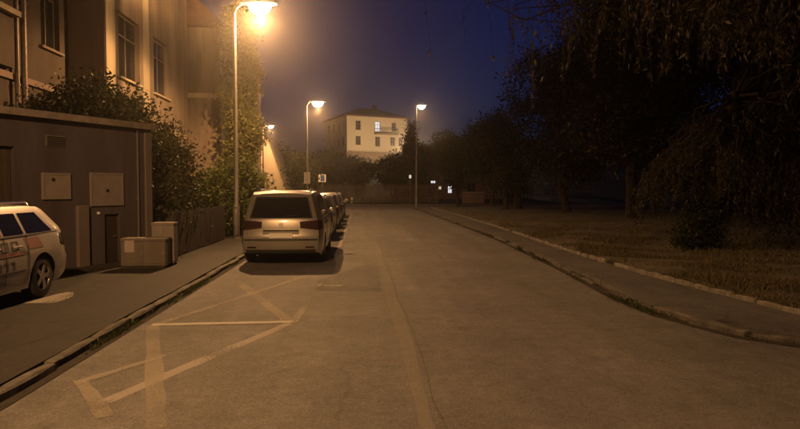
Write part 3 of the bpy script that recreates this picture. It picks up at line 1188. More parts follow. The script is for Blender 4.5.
# --- cream house on the hill
def hill_house():
    ang = math.radians(22)
    hx, hy = -2.6, 125.0
    hz = 7.3
    t = tag(empty("house", (hx, hy, hz), ang), "cream two-storey house with hipped roof on the hill, one window lit", "house")
    Lf, Ls, H = 13.4, 13.0, 9.45
    # front wall: local x along front, looks to -y
    lit = {"pane": WINLIT}
    wins = [(1.9, 3.0, 3.5, 5.3), (6.2, 7.3, 3.3, 5.3), (9.6, 10.7, 3.5, 5.3), (11.5, 12.5, 3.5, 5.3),
            (1.9, 3.0, 6.5, 8.4), (6.2, 7.3, 6.3, 8.4, lit), (9.9, 10.9, 6.5, 8.3)]
    wall(t, "front_wall", (0, 0, 0), 0.0, Lf, H, 0.4, wins, HOUSEW, trans=True, fw=0.09)
    # left side wall looks to -x : rotate so that outer face points there
    wall(t, "side_wall", (0, Ls, 0), math.radians(-90), Ls - 0.402, H, 0.4, [(a, a + 1.1, z, z + 1.8) for a in (1.5, 4.5, 7.5, 10.3) for z in (3.4, 6.5)], HOUSEW, fw=0.09)
    q = MB()
    q.box(0.402, Lf - 0.01, Ls - 0.4, Ls, 0, H)
    q.box(Lf - 0.4, Lf - 0.002, 0.402, Ls - 0.402, 0, H)
    q.build("back_wall", HOUSEW, t)
    q = MB()
    q.box(-0.15, Lf + 0.15, -0.15, -0.003, -2.5, 2.2)
    q.box(-0.15, -0.003, 0.0, Ls, -2.5, 2.2)
    q.build("plinth", HOUSEB, t)
    q = MB()
    q.box(-0.12, Lf + 0.12, -0.12, -0.003, 2.204, 2.42)
    q.box(-0.12, -0.003, 0.0, Ls, 2.204, 2.42)
    q.build("string_course", TRIM, t)
    o = 0.7
    q = MB()
    q.add([(-o, -o, H), (Lf + o, -o, H), (Lf + o, Ls + o, H), (-o, Ls + o, H), (5.0, 5.2, H + 2.2), (Lf - 5.0, 5.2, H + 2.2), (Lf - 5.0, Ls - 5.2, H + 2.2), (5.0, Ls - 5.2, H + 2.2),
           (-o, -o, H - .2), (Lf + o, -o, H - .2), (Lf + o, Ls + o, H - .2), (-o, Ls + o, H - .2)],
          [(0, 1, 5, 4), (1, 2, 6, 5), (2, 3, 7, 6), (3, 0, 4, 7), (4, 5, 6, 7), (8, 9, 1, 0), (9, 10, 2, 1), (10, 11, 3, 2), (11, 8, 0, 3), (11, 10, 9, 8)])
    rf = q.build("roof", ROOFT, t)
    q = MB()
    q.box(8.2, 9.0, 5.6, 6.4, H + 1.2, H + 3.1)
    q.build("chimney", HOUSEB, rf)
    # balcony
    q = MB()
    q.box(6.0, 10.9, -1.3, -0.005, 5.75, 5.95)
    b = q.build("balcony", HOUSEB, t)
    q = MB()
    q.box(6.0, 10.9, -1.3, -1.24, 6.80, 6.88)
    for k in range(17):
        q.box(6.02 + k * 0.302, 6.07 + k * 0.302, -1.29, -1.25, 5.952, 6.80)
    q.box(6.0, 6.06, -1.24, -0.01, 6.80, 6.88)
    q.box(10.84, 10.9, -1.24, -0.01, 6.80, 6.88)
    q.build("railing", CARBLACK, b)
    return t


hill_house()

# --- steep pale gable behind the distant lamp
ph = tag(empty("house", (-9.25, 62.0, 0.0)), "narrow steep-gabled pale house lit by the small distant lamp, beside the ivy-covered tree", "house")
q = MB()
q.add([(-2.35, 0, 0), (2.35, 0, 0), (0, 0, 7.05), (-2.35, 0.3, 0), (2.35, 0.3, 0), (0, 0.3, 7.05)], [(0, 1, 2), (5, 4, 3), (0, 3, 4, 1)])
q.build("gable_wall", PALEW, ph)
for s_ in (-1, 1):
    q = MB()
    q.add([(s_ * 2.5, -0.15, -0.1), (s_ * 0.02, -0.15, 7.25), (s_ * 0.02, 8, 7.25), (s_ * 2.5, 8, -0.1), (s_ * 2.36, -0.15, -0.1), (s_ * 0.02, -0.15, 7.06), (s_ * 0.02, 8, 7.06), (s_ * 2.36, 8, -0.1)],
          [(0, 1, 2, 3), (7, 6, 5, 4), (0, 4, 5, 1), (1, 5, 6, 2), (2, 6, 7, 3), (3, 7, 4, 0)])
    q.build("roof", PALEW, ph)
for (x, z) in ((0.55, 3.0), (0.2, 2.55), (0.62, 2.2), (0.9, 1.75), (-0.5, 2.9)):
    q = MB()
    q.box(x - 0.13, x + 0.13, -0.03, -0.003, z + .04, z + 0.30)
    w_ = q.build("window", FRAME, ph)
    q = MB()
    q.box(x - 0.10, x + 0.10, -0.04, -0.031, z + 0.07, z + 0.27)
    q.build("pane", GLASS_D, w_)

# --- single-storey house far right of the junction, its lit windows glint through the trees
fh = tag(empty("house", (11.6, 84.0, hill(14, 84) - 0.3)), "low dark house beyond the junction with small lit windows and a lit doorway", "house")
LW = {"pane": WINLIT}
LWW = {"pane": WINLITW}
wall(fh, "front_wall", (-4, 0, 0), 0.0, 12.0, 3.8, 0.35, [(0.8, 1.4, 2.3, 2.7, LW), (2.0, 2.7, 2.35, 2.75, LW), (3.0, 3.5, 1.5, 2.0, LWW), (4.35, 4.95, 1.0, 2.05, LW), (7.0, 8.2, 1.2, 2.4)], HOUSEB, trans=False)
q = MB()
q.box(-4, -3.65, 0.352, 8, 0, 3.8)
q.box(7.65, 8, 0.352, 8, 0, 3.8)
q.box(-3.65, 7.65, 7.6, 8, 0, 3.8)
q.build("wall", HOUSEB, fh)
q = MB()
q.add([(-4.5, -.5, 3.8), (8.5, -.5, 3.8), (8.5, 8.5, 3.8), (-4.5, 8.5, 3.8), (-2, 4, 6), (6, 4, 6)], [(0, 1, 5, 4), (1, 2, 5), (2, 3, 4, 5), (3, 0, 4), (3, 2, 1, 0)])
q.build("roof", ROOFT, fh)
# low pale garden wall beside it
gw = MB()
gw.box(0, 2.6, 0, 0.3, 0, 1.25)
gwe = tag(empty("garden_wall", (12.2, 73.2, 0.12)), "low pale garden wall at the far right end of the junction", "wall")
gw.build("wall_body", STUCCO2, gwe)
gw = MB()
gw.box(-0.05, 2.65, -0.05, 0.35, 1.253, 1.33)
gw.build("coping", TRIM, gwe)

# ------------------------------------------------------------------ picket fence closing the street
pf = tag(empty("picket_fence", (-9.0, 75.2, 0.12)), "tall weathered picket fence closing the far end of the street", "fence")
q = MB()
q.bevbox(-0.045, 0.045, -0.012, 0.012, 0.05, 2.25, 0.008)
pm_ = q.mesh("picket")
pm_.materials.append(WOOD_F)
for k in range(124):
    o = link("picket", pm_, None, pf)
    o.location = (0.08 + k * 0.15, -0.045, float(rng.uniform(-.05, .05)))
    o.rotation_euler = (0, float(rng.uniform(-.012, .012)), 0)
    o.scale = (1, 1, float(rng.uniform(0.96, 1.03)))
for z in (0.5, 1.8):
    q = MB()
    q.box(0, 18.6, -0.03, 0.02, z, z + 0.09)
    q.build("rail", WOOD_F, pf)
for k in range(8):
    q = MB()
    q.box(k * 2.64, k * 2.64 + 0.1, 0.022, 0.12, -0.3, 2.2)
    q.build("post", WOOD_F, pf)

# ------------------------------------------------------------------ signs and posts
def plate_sign(parent, w, h, z, y=-0.07, blue=True):
    q = MB()
    q.bevbox(-w / 2, w / 2, y - 0.012, y, z, z + h, 0.008)
    p = q.build("plate", SIGNW, parent)
    if blue:
        q = MB()
        q.box(-w / 2 + .04, w / 2 - .04, y - 0.016, y - 0.0125, z + h * 0.45, z + h - .04)
        q.build("symbol_field", SIGNB, p)
    return p


s1 = tag(empty("road_sign", (-3.70, 43.93, 0.09)), "two narrow pale plates clamped on the street lamp pole beyond the cars", "sign")
q = MB()
q.tube([(0, 0.06, 2.15), (0, 0.06, 2.19)], 0.105, 12)
q.tube([(0, 0.06, 2.65), (0, 0.06, 2.69)], 0.105, 12)
q.build("clamp", PIPE, s1)
for dx in (-0.115, 0.115):
    q = MB()
    q.bevbox(dx - 0.10, dx + 0.10, -0.075, -0.06, 2.05, 2.85, 0.006)
    q.build("plate", SIGNW, s1)
s2 = tag(empty("road_sign", (-3.02, 50.0, 0.09)), "square sign on its own thin post beside the parked cars", "sign")
q = MB()
q.tube([(0, 0, -0.3), (0, 0, 2.9)], 0.03, 10)
q.build("post", POLE, s2, sm=True)
q = MB()
q.bevbox(-0.30, 0.30, -0.05, -0.034, 2.25, 2.85, 0.01)
pp = q.build("plate", SIGNW, s2)
q = MB()
q.box(-0.10, 0.20, -0.054, -0.0505, 2.3, 2.8)
q.build("symbol_field", SIGNB, pp)
s3 = tag(empty("marker_post", (5.75, 71.0, 0.13)), "slender post with a small white lantern cap before the fence", "post")
q = MB()
q.tube([(0, 0, -0.2), (0, 0, 2.9)], [0.05, 0.04], 10)
q.build("post", POLE, s3, sm=True)
q = MB()
q.tube([(0, 0, 2.9), (0, 0, 2.95), (0, 0, 3.25), (0, 0, 3.3)], [0.06, 0.13, 0.13, 0.05], 12)
q.build("lantern", WINLITW, s3, sm=True)
s4 = tag(empty("bollard", (-0.9, 69.9, 0.13)), "white-topped bollard at the far kerb beyond the parked cars", "bollard")
q = MB()
q.tube([(0, 0, -0.1), (0, 0, 0.5)], [0.11, 0.10], 12)
q.build("post", POLE, s4, sm=True)
q = MB()
q.tube([(0, 0, 0.5), (0, 0, 0.58), (0, 0, 0.68), (0, 0, 0.74)], [0.10, 0.13, 0.11, 0.04], 12)
q.build("cap", REFL, s4, sm=True)

# ------------------------------------------------------------------ cars
def car(name, label, loc, rz, L, W, H, paint, belt=1.0, lean=0.32, top=None, wheel_r=0.33, rails=True, tail="wide", estate=True, group="cars parked along the kerb", axles=None, decals=False, bay=True):
    """local y runs from the tail (0) to the nose (L)"""
    t = tag(empty(name, loc, rz), label, "car", group)
    hw_ = W / 2
    ax = axles or (0.92, L - 0.95)
    top = top or [(0, H - 0.07), (0.35, H - 0.015), (1.0, H), (L * 0.42, H), (L * 0.52, H - 0.05), (L * 0.62, H - 0.17), (L * 0.79, belt + 0.10), (L * 0.85, belt + 0.01), (L * 0.95, belt - 0.14), (L, belt - 0.30)]
    wr = wheel_r + 0.05

    def ztop(y):
        return interp(top, y)

    def zbot(y):
        z = 0.20 + 0.10 * max(0, 1 - y / 0.35) + 0.06 * max(0, (y - L + 0.4) / 0.4)
        for a in ax:
            d = abs(y - a)
            if d < wr:
                z = max(z, wheel_r + math.sqrt(wr * wr - d * d) - 0.015)
        return z

    def plan(y):
        p = 1.0
        if y < 0.55:
            p -= 0.11 * (1 - y / 0.55) ** 2.2
        s = (y - (L - 1.0)) / 1.0
        if s > 0:
            p -= 0.24 * s ** 2.2
        return p

    def vprof(z):
        return interp([(0.15, 0.93), (0.30, 0.968), (0.50, 0.995), (0.70, 1.0), (belt - 0.15, 0.985), (belt, 0.955), (belt + 0.05, 0.935), (H - 0.12, 0.785), (H, 0.70)], z)

    def shift(z):
        return interp([(0.2, 0.06), (0.34, 0.0), (0.58, 0.0), (0.62, 0.05), (belt - 0.05, 0.09), (belt + 0.05, 0.12), (H - 0.1, lean), (H, lean + 0.10)], z)

    def wd(y, z):
        return hw_ * plan(y) * vprof(z)

    def side(s, y, z, off=0.0):
        return (s * (wd(y, z) + off), y + shift(z) * max(0.0, 1 - y / 1.1), z)

    def rear(u, z, off=0.0):
        return (u * wd(0, z), shift(z) - 0.07 * (1 - abs(u) ** 2.4) - off, z)

    # body
    ys = sorted(set([round(v, 3) for v in np.linspace(0, L, 60)] + [round(a + wr * math.cos(k * math.pi / 12), 3) for a in ax for k in range(13)]))
    nb, ng, nr = 8, 5, 4
    rows = nb + 1 + ng + nr
    b = MB()
    V = []
    for s in (-1, 1):
        for y in ys:
            zt = ztop(y)
            ze = zt - 0.035
            bl = min(belt, ze - 0.05)
            z0 = min(zbot(y), bl - 0.05)
            for k in range(nb + 1):
                V.append(side(s, y, lerp(z0, bl, k / nb)))
            for k in range(1, ng + 1):
                V.append(side(s, y, lerp(bl, ze, k / ng)))
            e = side(s, y, ze)
            for k in range(1, nr + 1):
                f = k / nr
                V.append((e[0] * (1 - f), e[1] + (shift(zt) - shift(ze)) * max(0, 1 - y / 1.1), ze + 0.035 * (1 - (1 - f) ** 2.5)))
    n = rows
    F = []
    ny = len(ys)
    for si in (0, 1):
        o = si * ny * n
        for j in range(ny - 1):
            for k in range(n - 1):
                a, c = o + j * n + k, o + (j + 1) * n + k
                F.append((a, c, c + 1, a + 1) if si == 1 else (a, a + 1, c + 1, c))
    b.add(V, F)
    # tail cap
    z0, ze = zbot(0), ztop(0) - 0.035
    zs = [z0, 0.36, 0.46, 0.57, 0.60, 0.72, 0.84, belt - .06, belt, lerp(belt, ze, .25), lerp(belt, ze, .5), lerp(belt, ze, .75), ze, ztop(0)]
    us = np.linspace(-1, 1, 17)
    V, F = [], []
    for z in zs:
        for u in us:
            if z == zs[-1]:
                p = rear(u, ze)
                V.append((p[0], p[1] + 0.04, ze + 0.035 * (1 - abs(u) ** 2.5)))
            else:
                V.append(rear(u, z))
    m_ = len(us)
    for j in range(len(zs) - 1):
        for k in range(m_ - 1):
            F.append((j * m_ + k, j * m_ + k + 1, (j + 1) * m_ + k + 1, (j + 1) * m_ + k))
    b.add(V, F)
    # nose cap and floor
    V, F = [], []
    zn = np.linspace(zbot(L), ztop(L) - 0.035, 6)
    for z in zn:
        for u in us:
            V.append((u * wd(L, z), L + 0.10 * (1 - abs(u) ** 2), z))
    for j in range(5):
        for k in range(m_ - 1):
            F.append((j * m_ + k, (j + 1) * m_ + k, (j + 1) * m_ + k + 1, j * m_ + k + 1))
    b.add(V, F)
    b.build("body", paint, t, sm=True, angle=38)
    fl = MB()
    fl.box(-hw_ * 0.80, hw_ * 0.80, 0.12, L - 0.15, 0.24, 0.34)
    for a in ax:
        fl.box(-hw_ * 0.93, hw_ * 0.93, a - wr * 0.98, a + wr * 0.98, 0.36, wheel_r + wr * 0.90)
    fl.build("underbody", CARBLACK, t)

    def patch(fn, poly, m, pname, off=0.006, nn=8, mm=4, parent=t, thick=0.004):
        """poly: 4 corners (a,z) in order bl, br, tr, tl on the surface fn(a, z, off)"""
        q = MB()
        for o_, flip in ((off, False), (off - thick, True)):
            V, F = [], []
            for j in range(mm + 1):
                for i in range(nn + 1):
                    l = (lerp(poly[0][0], poly[3][0], j / mm), lerp(poly[0][1], poly[3][1], j / mm))
                    r_ = (lerp(poly[1][0], poly[2][0], j / mm), lerp(poly[1][1], poly[2][1], j / mm))
                    V.append(fn(lerp(l[0], r_[0], i / nn), lerp(l[1], r_[1], i / nn), o_))
            for j in range(mm):
                for i in range(nn):
                    f = (j * (nn + 1) + i, j * (nn + 1) + i + 1, (j + 1) * (nn + 1) + i + 1, (j + 1) * (nn + 1) + i)
                    F.append(tuple(reversed(f)) if flip else f)
            q.add(V, F)
        return q.build(pname, m, parent, sm=True)

    ztr = ztop(0) - 0.035
    # rear window, seal first
    patch(rear, [(-0.90, belt + 0.02), (0.90, belt + 0.02), (0.88, ztr - 0.05), (-0.88, ztr - 0.05)], CARBLACK, "window_seal", 0.005, 14, 5)
    rw = patch(rear, [(-0.86, belt + 0.04), (0.86, belt + 0.04), (0.84, ztr - 0.07), (-0.84, ztr - 0.07)], CARGLASS, "rear_window", 0.010, 14, 5)
    q = MB()
    q.tube([rear(0.05, belt + 0.03, 0.03), rear(0.1, belt + 0.07, 0.03), rear(0.55, belt + 0.10, 0.028)], 0.010, 6)
    q.build("wiper", CARBLACK, rw)
    # side glass
    gl = [(0.52, 1.30), (1.38, L * 0.405), (L * 0.42, L * 0.60)]
    for s in (-1, 1):
        fn = lambda a, z, o, s=s: side(s, a, z, o)
        for i, (a, c) in enumerate(gl):
            ta = lambda y: min(H - 0.13, ztop(y) - 0.10)
            za, zc = ta(a + 0.03), ta(c - 0.02)
            sl = 0.16 if i == 0 else 0.0
            se = 0.0
            if i == 2:
                zc = belt + 0.10
                P = [(a, belt + 0.035), (c + 0.45, belt + 0.045), (c - 0.05, H - 0.14), (a, H - 0.13)]
            else:
                P = [(a, belt + 0.035), (c, belt + 0.035), (c, zc), (a + sl, za)]
            if s == -1:
                P = [P[1], P[0], P[3], P[2]]
            patch(fn, P, CARGLASS, "side_window", 0.006, 8, 4)
        # door gaps, handles
        for yy in (1.34, L * 0.413, L * 0.66):
            q = MB()
            zz0 = max(0.32, zbot(yy) + 0.02)
            q.tube([side(s, yy, lerp(zz0, belt, k / 5), 0.001) for k in range(6)], 0.005, 4)
            q.build("door_gap", CARBLACK, t)
        for yy in (1.50, L * 0.44):
            q = MB()
            q.tube([side(s, yy, belt - 0.13, 0.0), side(s, yy + 0.03, belt - 0.13, 0.028), side(s, yy + 0.17, belt - 0.13, 0.028), side(s, yy + 0.20, belt - 0.13, 0.0)], 0.013, 6)
            q.build("door_handle", paint, t)
        q = MB()
        q.tube([side(s, 0.35, belt + 0.012, 0.004), side(s, 1.3, belt + 0.012, 0.006), side(s, L * 0.6, belt + 0.012, 0.006)], 0.009, 5)
        q.build("waist_trim", CHROME, t)
        # mirror
        q = MB()
        mx0 = side(s, L * 0.655, belt + 0.06)
        V, F = [], []
        for i in range(7):
            an = math.pi * i / 6
            for k in range(10):
                ph_ = 2 * math.pi * k / 10
                V.append((mx0[0] + s * (0.13 - 0.11 * math.cos(an)), mx0[1] + math.sin(an) * 0.07 * math.cos(ph_), belt + 0.10 + math.sin(an) * 0.085 * math.sin(ph_)))
        for i in range(6):
            for k in range(10):
                j = (k + 1) % 10
                F.append((i * 10 + k, i * 10 + j, (i + 1) * 10 + j, (i + 1) * 10 + k))
        q.add(V, F)
        q.build("mirror", paint, t, sm=True)
        if rails:
            q = MB()
            zr = lambda y: ztop(y) - 0.035
            xr = hw_ * 0.64
            yy = [0.72, 0.80, 1.1, L * 0.33, L * 0.49, L * 0.52]
            q.tube([(s * xr, y, zr(y) + (0.0 if i in (0, 5) else 0.055)) for i, y in enumerate(yy)], 0.018, 8)
            q.build("roof_rail", CHROME, t, sm=True)
        # tail lamp wraps the corner
        if tail == "wide":
            zl0, zl1, zi0, zi1, ui = belt - 0.24, belt - 0.02, belt - 0.19, belt - 0.05, 0.52
        else:
            zl0, zl1, zi0, zi1, ui = belt - 0.30, belt + 0.02, belt - 0.30, belt + 0.0, 0.74
        P = [(ui, zi0), (1.0, zl0), (1.0, zl1), (ui, zi1)]
        if s == -1:
            P = [(-p[0], p[1]) for p in (P[1], P[0], P[3], P[2])]
        lamp = patch(rear, P, TAIL, "tail_light", 0.012, 8, 4)
        P = [(0.0, zl0), (0.30, zl0 + 0.05), (0.26, zl1 - 0.01), (0.0, zl1)]
        if s == -1:
            P = [P[1], P[0], P[3], P[2]]
        patch(fn, P, TAIL, "tail_light_wrap", 0.008, 5, 4, parent=lamp)
    # windscreen
    def wscr(a, z, off):
        y = float(np.interp(-z, [-(H - 0.05), -(H - 0.17), -(belt + 0.10)], [L * 0.52, L * 0.62, L * 0.79]))
        return (a * wd(y, z) * 0.90, y + 0.05 * (1 - a * a) + off, z + 0.02)
    patch(wscr, [(0.9, belt + 0.14), (-0.9, belt + 0.14), (-0.9, H - 0.10), (0.9, H - 0.10)], CARGLASS, "windscreen", 0.03, 8, 5)
    for s in (-1, 1):
        q = MB()
        V = [(s * wd(L - 0.18, .62) * 0.99, L - 0.16, 0.60), (s * wd(L, .6) * 0.62, L + 0.075, 0.60), (s * wd(L, .6) * 0.66, L + 0.05, 0.70), (s * wd(L - 0.25, .62) * 0.985, L - 0.25, 0.74)]
        V2 = [(v[0] * 1.012, v[1] + 0.012, v[2]) for v in V]
        q.add(V + V2, [(0, 1, 2, 3), (7, 6, 5, 4), (0, 4, 5, 1), (1, 5, 6, 2), (2, 6, 7, 3), (3, 7, 4, 0)])
        q.build("headlight", PLATE, t)
    # tailgate furniture
    patch(rear, [(-0.47, belt - 0.445), (0.47, belt - 0.445), (0.49, belt - 0.255), (-0.49, belt - 0.255)], CARBLACK if not bay else P_GREY, "plate_recess", 0.004, 8, 3)
    q = MB()
    yp = rear(0, belt - 0.35)[1] - 0.012
    q.bevbox(-0.26, 0.26, yp - 0.012, yp, belt - 0.415, belt - 0.305, 0.004)
    q.build("number_plate", PLATE, t)
    q = MB()
    q.tube([rear(u, belt - 0.245, 0.018) for u in np.linspace(-0.47, 0.47, 9)], 0.014, 6)
    q.build("tailgate_handle", CARBLACK, t)
    ey = rear(0, belt - 0.14)[1] - 0.012
    q = MB()
    zc = belt - 0.13
    for (x0, x1, z0_, z1_) in ((-0.045, 0.05, .030, .046), (-0.045, -0.022, .006, .030), (-0.045, 0.045, -.010, .006), (0.022, 0.045, -.034, -.010), (-0.05, 0.045, -.050, -.034)):
        q.box(x0, x1, ey - 0.010, ey, zc + z0_, zc + z1_)
    q.build("emblem", REFL, t)
    # bumper crease and dark lower valance
    patch(rear, [(-0.98, 0.565), (0.98, 0.565), (0.98, 0.60), (-0.98, 0.60)], CARBLACK, "bumper_gap", 0.003, 14, 2)
    patch(rear, [(-0.93, 0.29), (0.93, 0.29), (0.96, 0.37), (-0.96, 0.37)], CARBLACK, "valance", 0.006, 14, 2)
    for s in (-1, 1):
        P = [(0.66, 0.40), (0.90, 0.40), (0.90, 0.44), (0.66, 0.44)]
        if s == -1:
            P = [(-p[0], p[1]) for p in (P[1], P[0], P[3], P[2])]
        patch(rear, P, TAIL, "reflector", 0.007, 4, 1)
    # tailgate shut line
    q = MB()
    q.tube([rear(-0.93, ztr - 0.10, .001), rear(-0.95, belt, .001), rear(-0.90, 0.62, .001)], 0.006, 4)
    q.tube([rear(0.93, ztr - 0.10, .001), rear(0.95, belt, .001), rear(0.90, 0.62, .001)], 0.006, 4)
    q.build("tailgate_gap", CARBLACK, t)
    # wheels
    for a in ax:
        for s in (-1, 1):
            xo = s * (hw_ - 0.015)
            w = MB()
            V, F = [], []
            prof = [(0.0, 0.62), (0.0, 0.70), (0.012, 0.95), (0.035, 1.0), (0.185, 1.0), (0.205, 0.95), (0.21, 0.66)]
            ns = 28
            for (dx, rr_) in prof:
                for k in range(ns):
                    an = 2 * math.pi * k / ns
                    V.append((xo - s * dx, a + math.cos(an) * rr_ * wheel_r, wheel_r + math.sin(an) * rr_ * wheel_r))
            for i in range(len(prof) - 1):
                for k in range(ns):
                    j = (k + 1) % ns
                    F.append((i * ns + k, i * ns + j, (i + 1) * ns + j, (i + 1) * ns + k))
            w.add(V, F)
            wo = w.build("wheel", RUBBER, t, sm=True)
            r_ = MB()
            R = wheel_r * 0.66
            V, F = [], []
            for (dx, rr_) in ((0.004, 1.0), (0.012, 0.93), (0.05, 0.88)):
                for k in range(ns):
                    an = 2 * math.pi * k / ns
                    V.append((xo - s * dx, a + math.cos(an) * rr_ * R, wheel_r + math.sin(an) * rr_ * R))
            for i in range(2):
                for k in range(ns):
                    j = (k + 1) % ns
                    F.append((i * ns + k, i * ns + j, (i + 1) * ns + j, (i + 1) * ns + k))
            r_.add(V, F)
            for k in range(5):
                an = 2 * math.pi * k / 5 + 0.3
                m4 = Matrix.Translation((xo - s * 0.018, a, wheel_r)) @ Matrix.Rotation(an, 4, 'X')
                r_.box(-0.012, 0.012, -0.032, 0.032, 0.02, R * 0.93, m4)
            r_.tube([(xo - s * 0.03, a, wheel_r), (xo - s * 0.004, a, wheel_r)], 0.055, 12)
            r_.build("rim", ALLOY, wo)
            h_ = MB()
            h_.tube([(xo - s * 0.08, a, wheel_r), (xo - s * 0.075, a, wheel_r)], R * 0.9, 20)
            h_.build("brake_disc", CARBLACK, wo)
    if decals:
        for s in (-1, 1):
            fn = lambda a, z, o, s=s: side(s, a, z, o)
            def dp(a0, a1, z0_, z1_, m, nm, sk=0.0):
                P = [(a0, z0_), (a1, z0_), (a1 + sk, z1_), (a0 + sk, z1_)]
                if s == -1:
                    P = [P[1], P[0], P[3], P[2]]
                patch(fn, P, m, nm, 0.004, 4, 3, thick=0.002)
            dp(1.42, L * 0.70, 0.70, 0.745, DECALR, "stripe")
            dp(1.42, L * 0.70, 0.46, 0.48, DECAL, "stripe")
            # square block letter outlines and strokes
            for i in range(4):
                a = 1.58 + i * 0.24
                for (b0, b1, c0, c1) in ((0, .17, .765, .785), (0, .17, .875, .895), (0, .03, .786, .874), (.14, .17, .786, .874)):
                    dp(a + b0, a + b1, c0, c1, DECAL, "marking")
            for i in range(5):
                a = 1.70 + i * 0.16
                dp(a, a + 0.03, 0.50, 0.62, DECAL, "marking")
                dp(a + .031, a + 0.10, 0.595, 0.62, DECAL, "marking")
            dp(0.90, 1.30, 0.76, 0.92, DECALR, "stripe", 0.12)
    return t


car("minivan", "silver minivan with roof rails, nearest of the row parked at the kerb", (-1.77, 14.0, 0), 0, 4.85, 1.88, 1.70, P_SILVER, belt=1.04, lean=0.34, wheel_r=0.335)
car("car", "dark estate car with roof rails parked just beyond the silver minivan", (-1.80, 20.6, 0), 0, 4.5, 1.78, 1.50, P_RED, belt=0.93, lean=0.45, wheel_r=0.315, tail="tall")
car("car", "black hatchback parked third in the row at the kerb", (-1.78, 26.4, 0), 0, 4.2, 1.76, 1.53, P_DARK, belt=0.93, lean=0.40, wheel_r=0.31, tail="tall", rails=False)
car("car", "grey estate car parked fourth in the row at the kerb", (-1.82, 32.0, 0), 0, 4.5, 1.80, 1.54, P_GREY, belt=0.95, lean=0.42, wheel_r=0.315)
car("car", "pale hatchback, farthest of the row parked at the kerb", (-1.82, 38.0, 0), 0, 4.1, 1.75, 1.56, P_PALE, belt=0.94, lean=0.36, wheel_r=0.31, tail="tall", rails=False)
car("car", "white estate car with dark side markings parked on the pavement by the garage", (-5.60, 10.45, 0.10), math.pi, 4.6, 1.80, 1.40, P_WHITE, belt=0.95, lean=0.42, wheel_r=0.32, decals=True, group=None)

# ------------------------------------------------------------------ plants
r5 = np.random.default_rng(5)
# big shrub behind the fence, beside the garage
bl = [(-0.9, -1.2, 2.2, 0.9, 0.9, 1.5), (-0.3, 0.2, 1.5, 0.7, 1.1, 1.2), (-1.6, -0.2, 3.0, 0.9, 1.0, 1.4), (-0.3, 1.5, 1.1, 0.6, 1.0, 0.9), (-1.3, 0.8, 3.5, 0.7, 0.8, 0.8),
      (-2.3, 0.6, 3.7, 0.8, 1.0, 0.9), (-0.5, 2.6, 0.9, 0.6, 0.9, 0.8), (0.0, -0.9, 1.2, 0.6, 0.8, 0.9), (-2.8, -0.3, 3.1, 0.8, 0.8, 1.0), (-1.5, 2.2, 2.7, 0.7, 0.9, 0.9), (-1.0, -0.6, 3.0, 0.6, 0.7, 0.9), (-1.3, 1.9, 2.8, 0.75, 0.9, 1.1), (-0.9, 0.9, 2.5, 0.7, 0.9, 1.0), (-0.9, 2.4, 1.7, 0.7, 0.9, 0.9), (-1.9, 1.4, 3.4, 0.8, 0.9, 0.9), (-0.6, -0.2, 2.4, 0.6, 0.8, 0.9), (-1.1, 3.0, 2.7, 0.7, 0.8, 1.0), (-0.7, 3.2, 2.1, 0.6, 0.8, 1.0)]
tree("shrub", "large dark leafy shrub overhanging the board fence beside the garage", (-5.0, 16.6, 0.09), 1.6, bl, 64000, 0.055, LEAF_SH, 11, 0.09, cat="shrub", clump=0.19, per=34, stems=4, shell=0.35)
# ivy-clad column
bl = [(0.15 * math.sin(i * 1.9), 0.15 * math.cos(i * 2.3), 0.9 + i * 0.82, 0.70 - 0.02 * i + 0.10 * math.sin(i * 2.1), 0.78 - 0.02 * i, 0.8) for i in range(11)]
tree("ivy_tree", "tall narrow ivy-covered tree glowing yellow-green beside the street lamp", (-5.32, 28.5, 0.09), 8.4, bl, 40000, 0.075, LEAF_LT, 21, 0.20, clump=0.17, per=26, shell=0.7)
bl = [(-.2, 0, 1.2, 0.8, 0.9, 1.0), (.3, .5, 1.9, .7, .8, .8), (-.5, .8, 1.6, .7, .8, .9), (.2, -.5, 0.8, 0.7, 0.7, 0.7)]
tree("shrub", "round dark bush at the foot of the ivy-covered tree", (-4.75, 22.8, 0.09), 1.5, bl, 15000, 0.07, LEAF_MD, 23, 0.08, cat="shrub", clump=0.2, stems=3)
# trees on the left beyond, framing the pale wall
bl = random_blobs(r5, 0, 3.4, 1.15, 2.4, 9, 0.5)
tree("street_tree", "dark round street tree standing behind the far lamp pole with the plates", (-4.55, 50.5, 0.09), 2.2, bl, 12000, 0.11, LEAF_DK, 31, 0.12, clump=0.28)
bl = random_blobs(r5, 0, 3.2, 1.8, 2.6, 9, 0.5)
tree("street_tree", "dark tree left of the pale house wall", (-10.6, 54.0, 0.09), 2.2, bl, 10000, 0.11, LEAF_DK, 33, 0.14, clump=0.28)
for i, (x, y, h, w, lab) in enumerate(((-9.8, 80, 8.2, 3.0, "dark tree behind the picket fence, farthest left"),
                                       (-5.2, 83, 7.4, 3.0, "dark tree behind the picket fence below the house side wall"),
                                       (-0.3, 86, 6.2, 3.2, "broad low tree behind the picket fence, below the cream house corner"),
                                       (5.0, 88, 6.4, 3.4, "broad tree behind the picket fence, below the lit window"),
                                       (9.0, 92, 8.0, 2.6, "dark tree behind the fence, below the balcony end"),
                                       (13.2, 96, 9.0, 3.4, "dark tree rising behind the low house with lit windows"),
                                       (19.5, 97, 10.0, 4.0, "large dark tree behind the right half of the low house"))):
    bl = random_blobs(r5, 0, h * 0.55, w, h * 0.42, 11, 0.45)
    tree("tree", lab, (x, y, hill(x, y) - 0.1), h * 0.4, bl, 11000, 0.17, LEAF_DK, 40 + i, 0.16, clump=0.4, group="trees behind the picket fence")
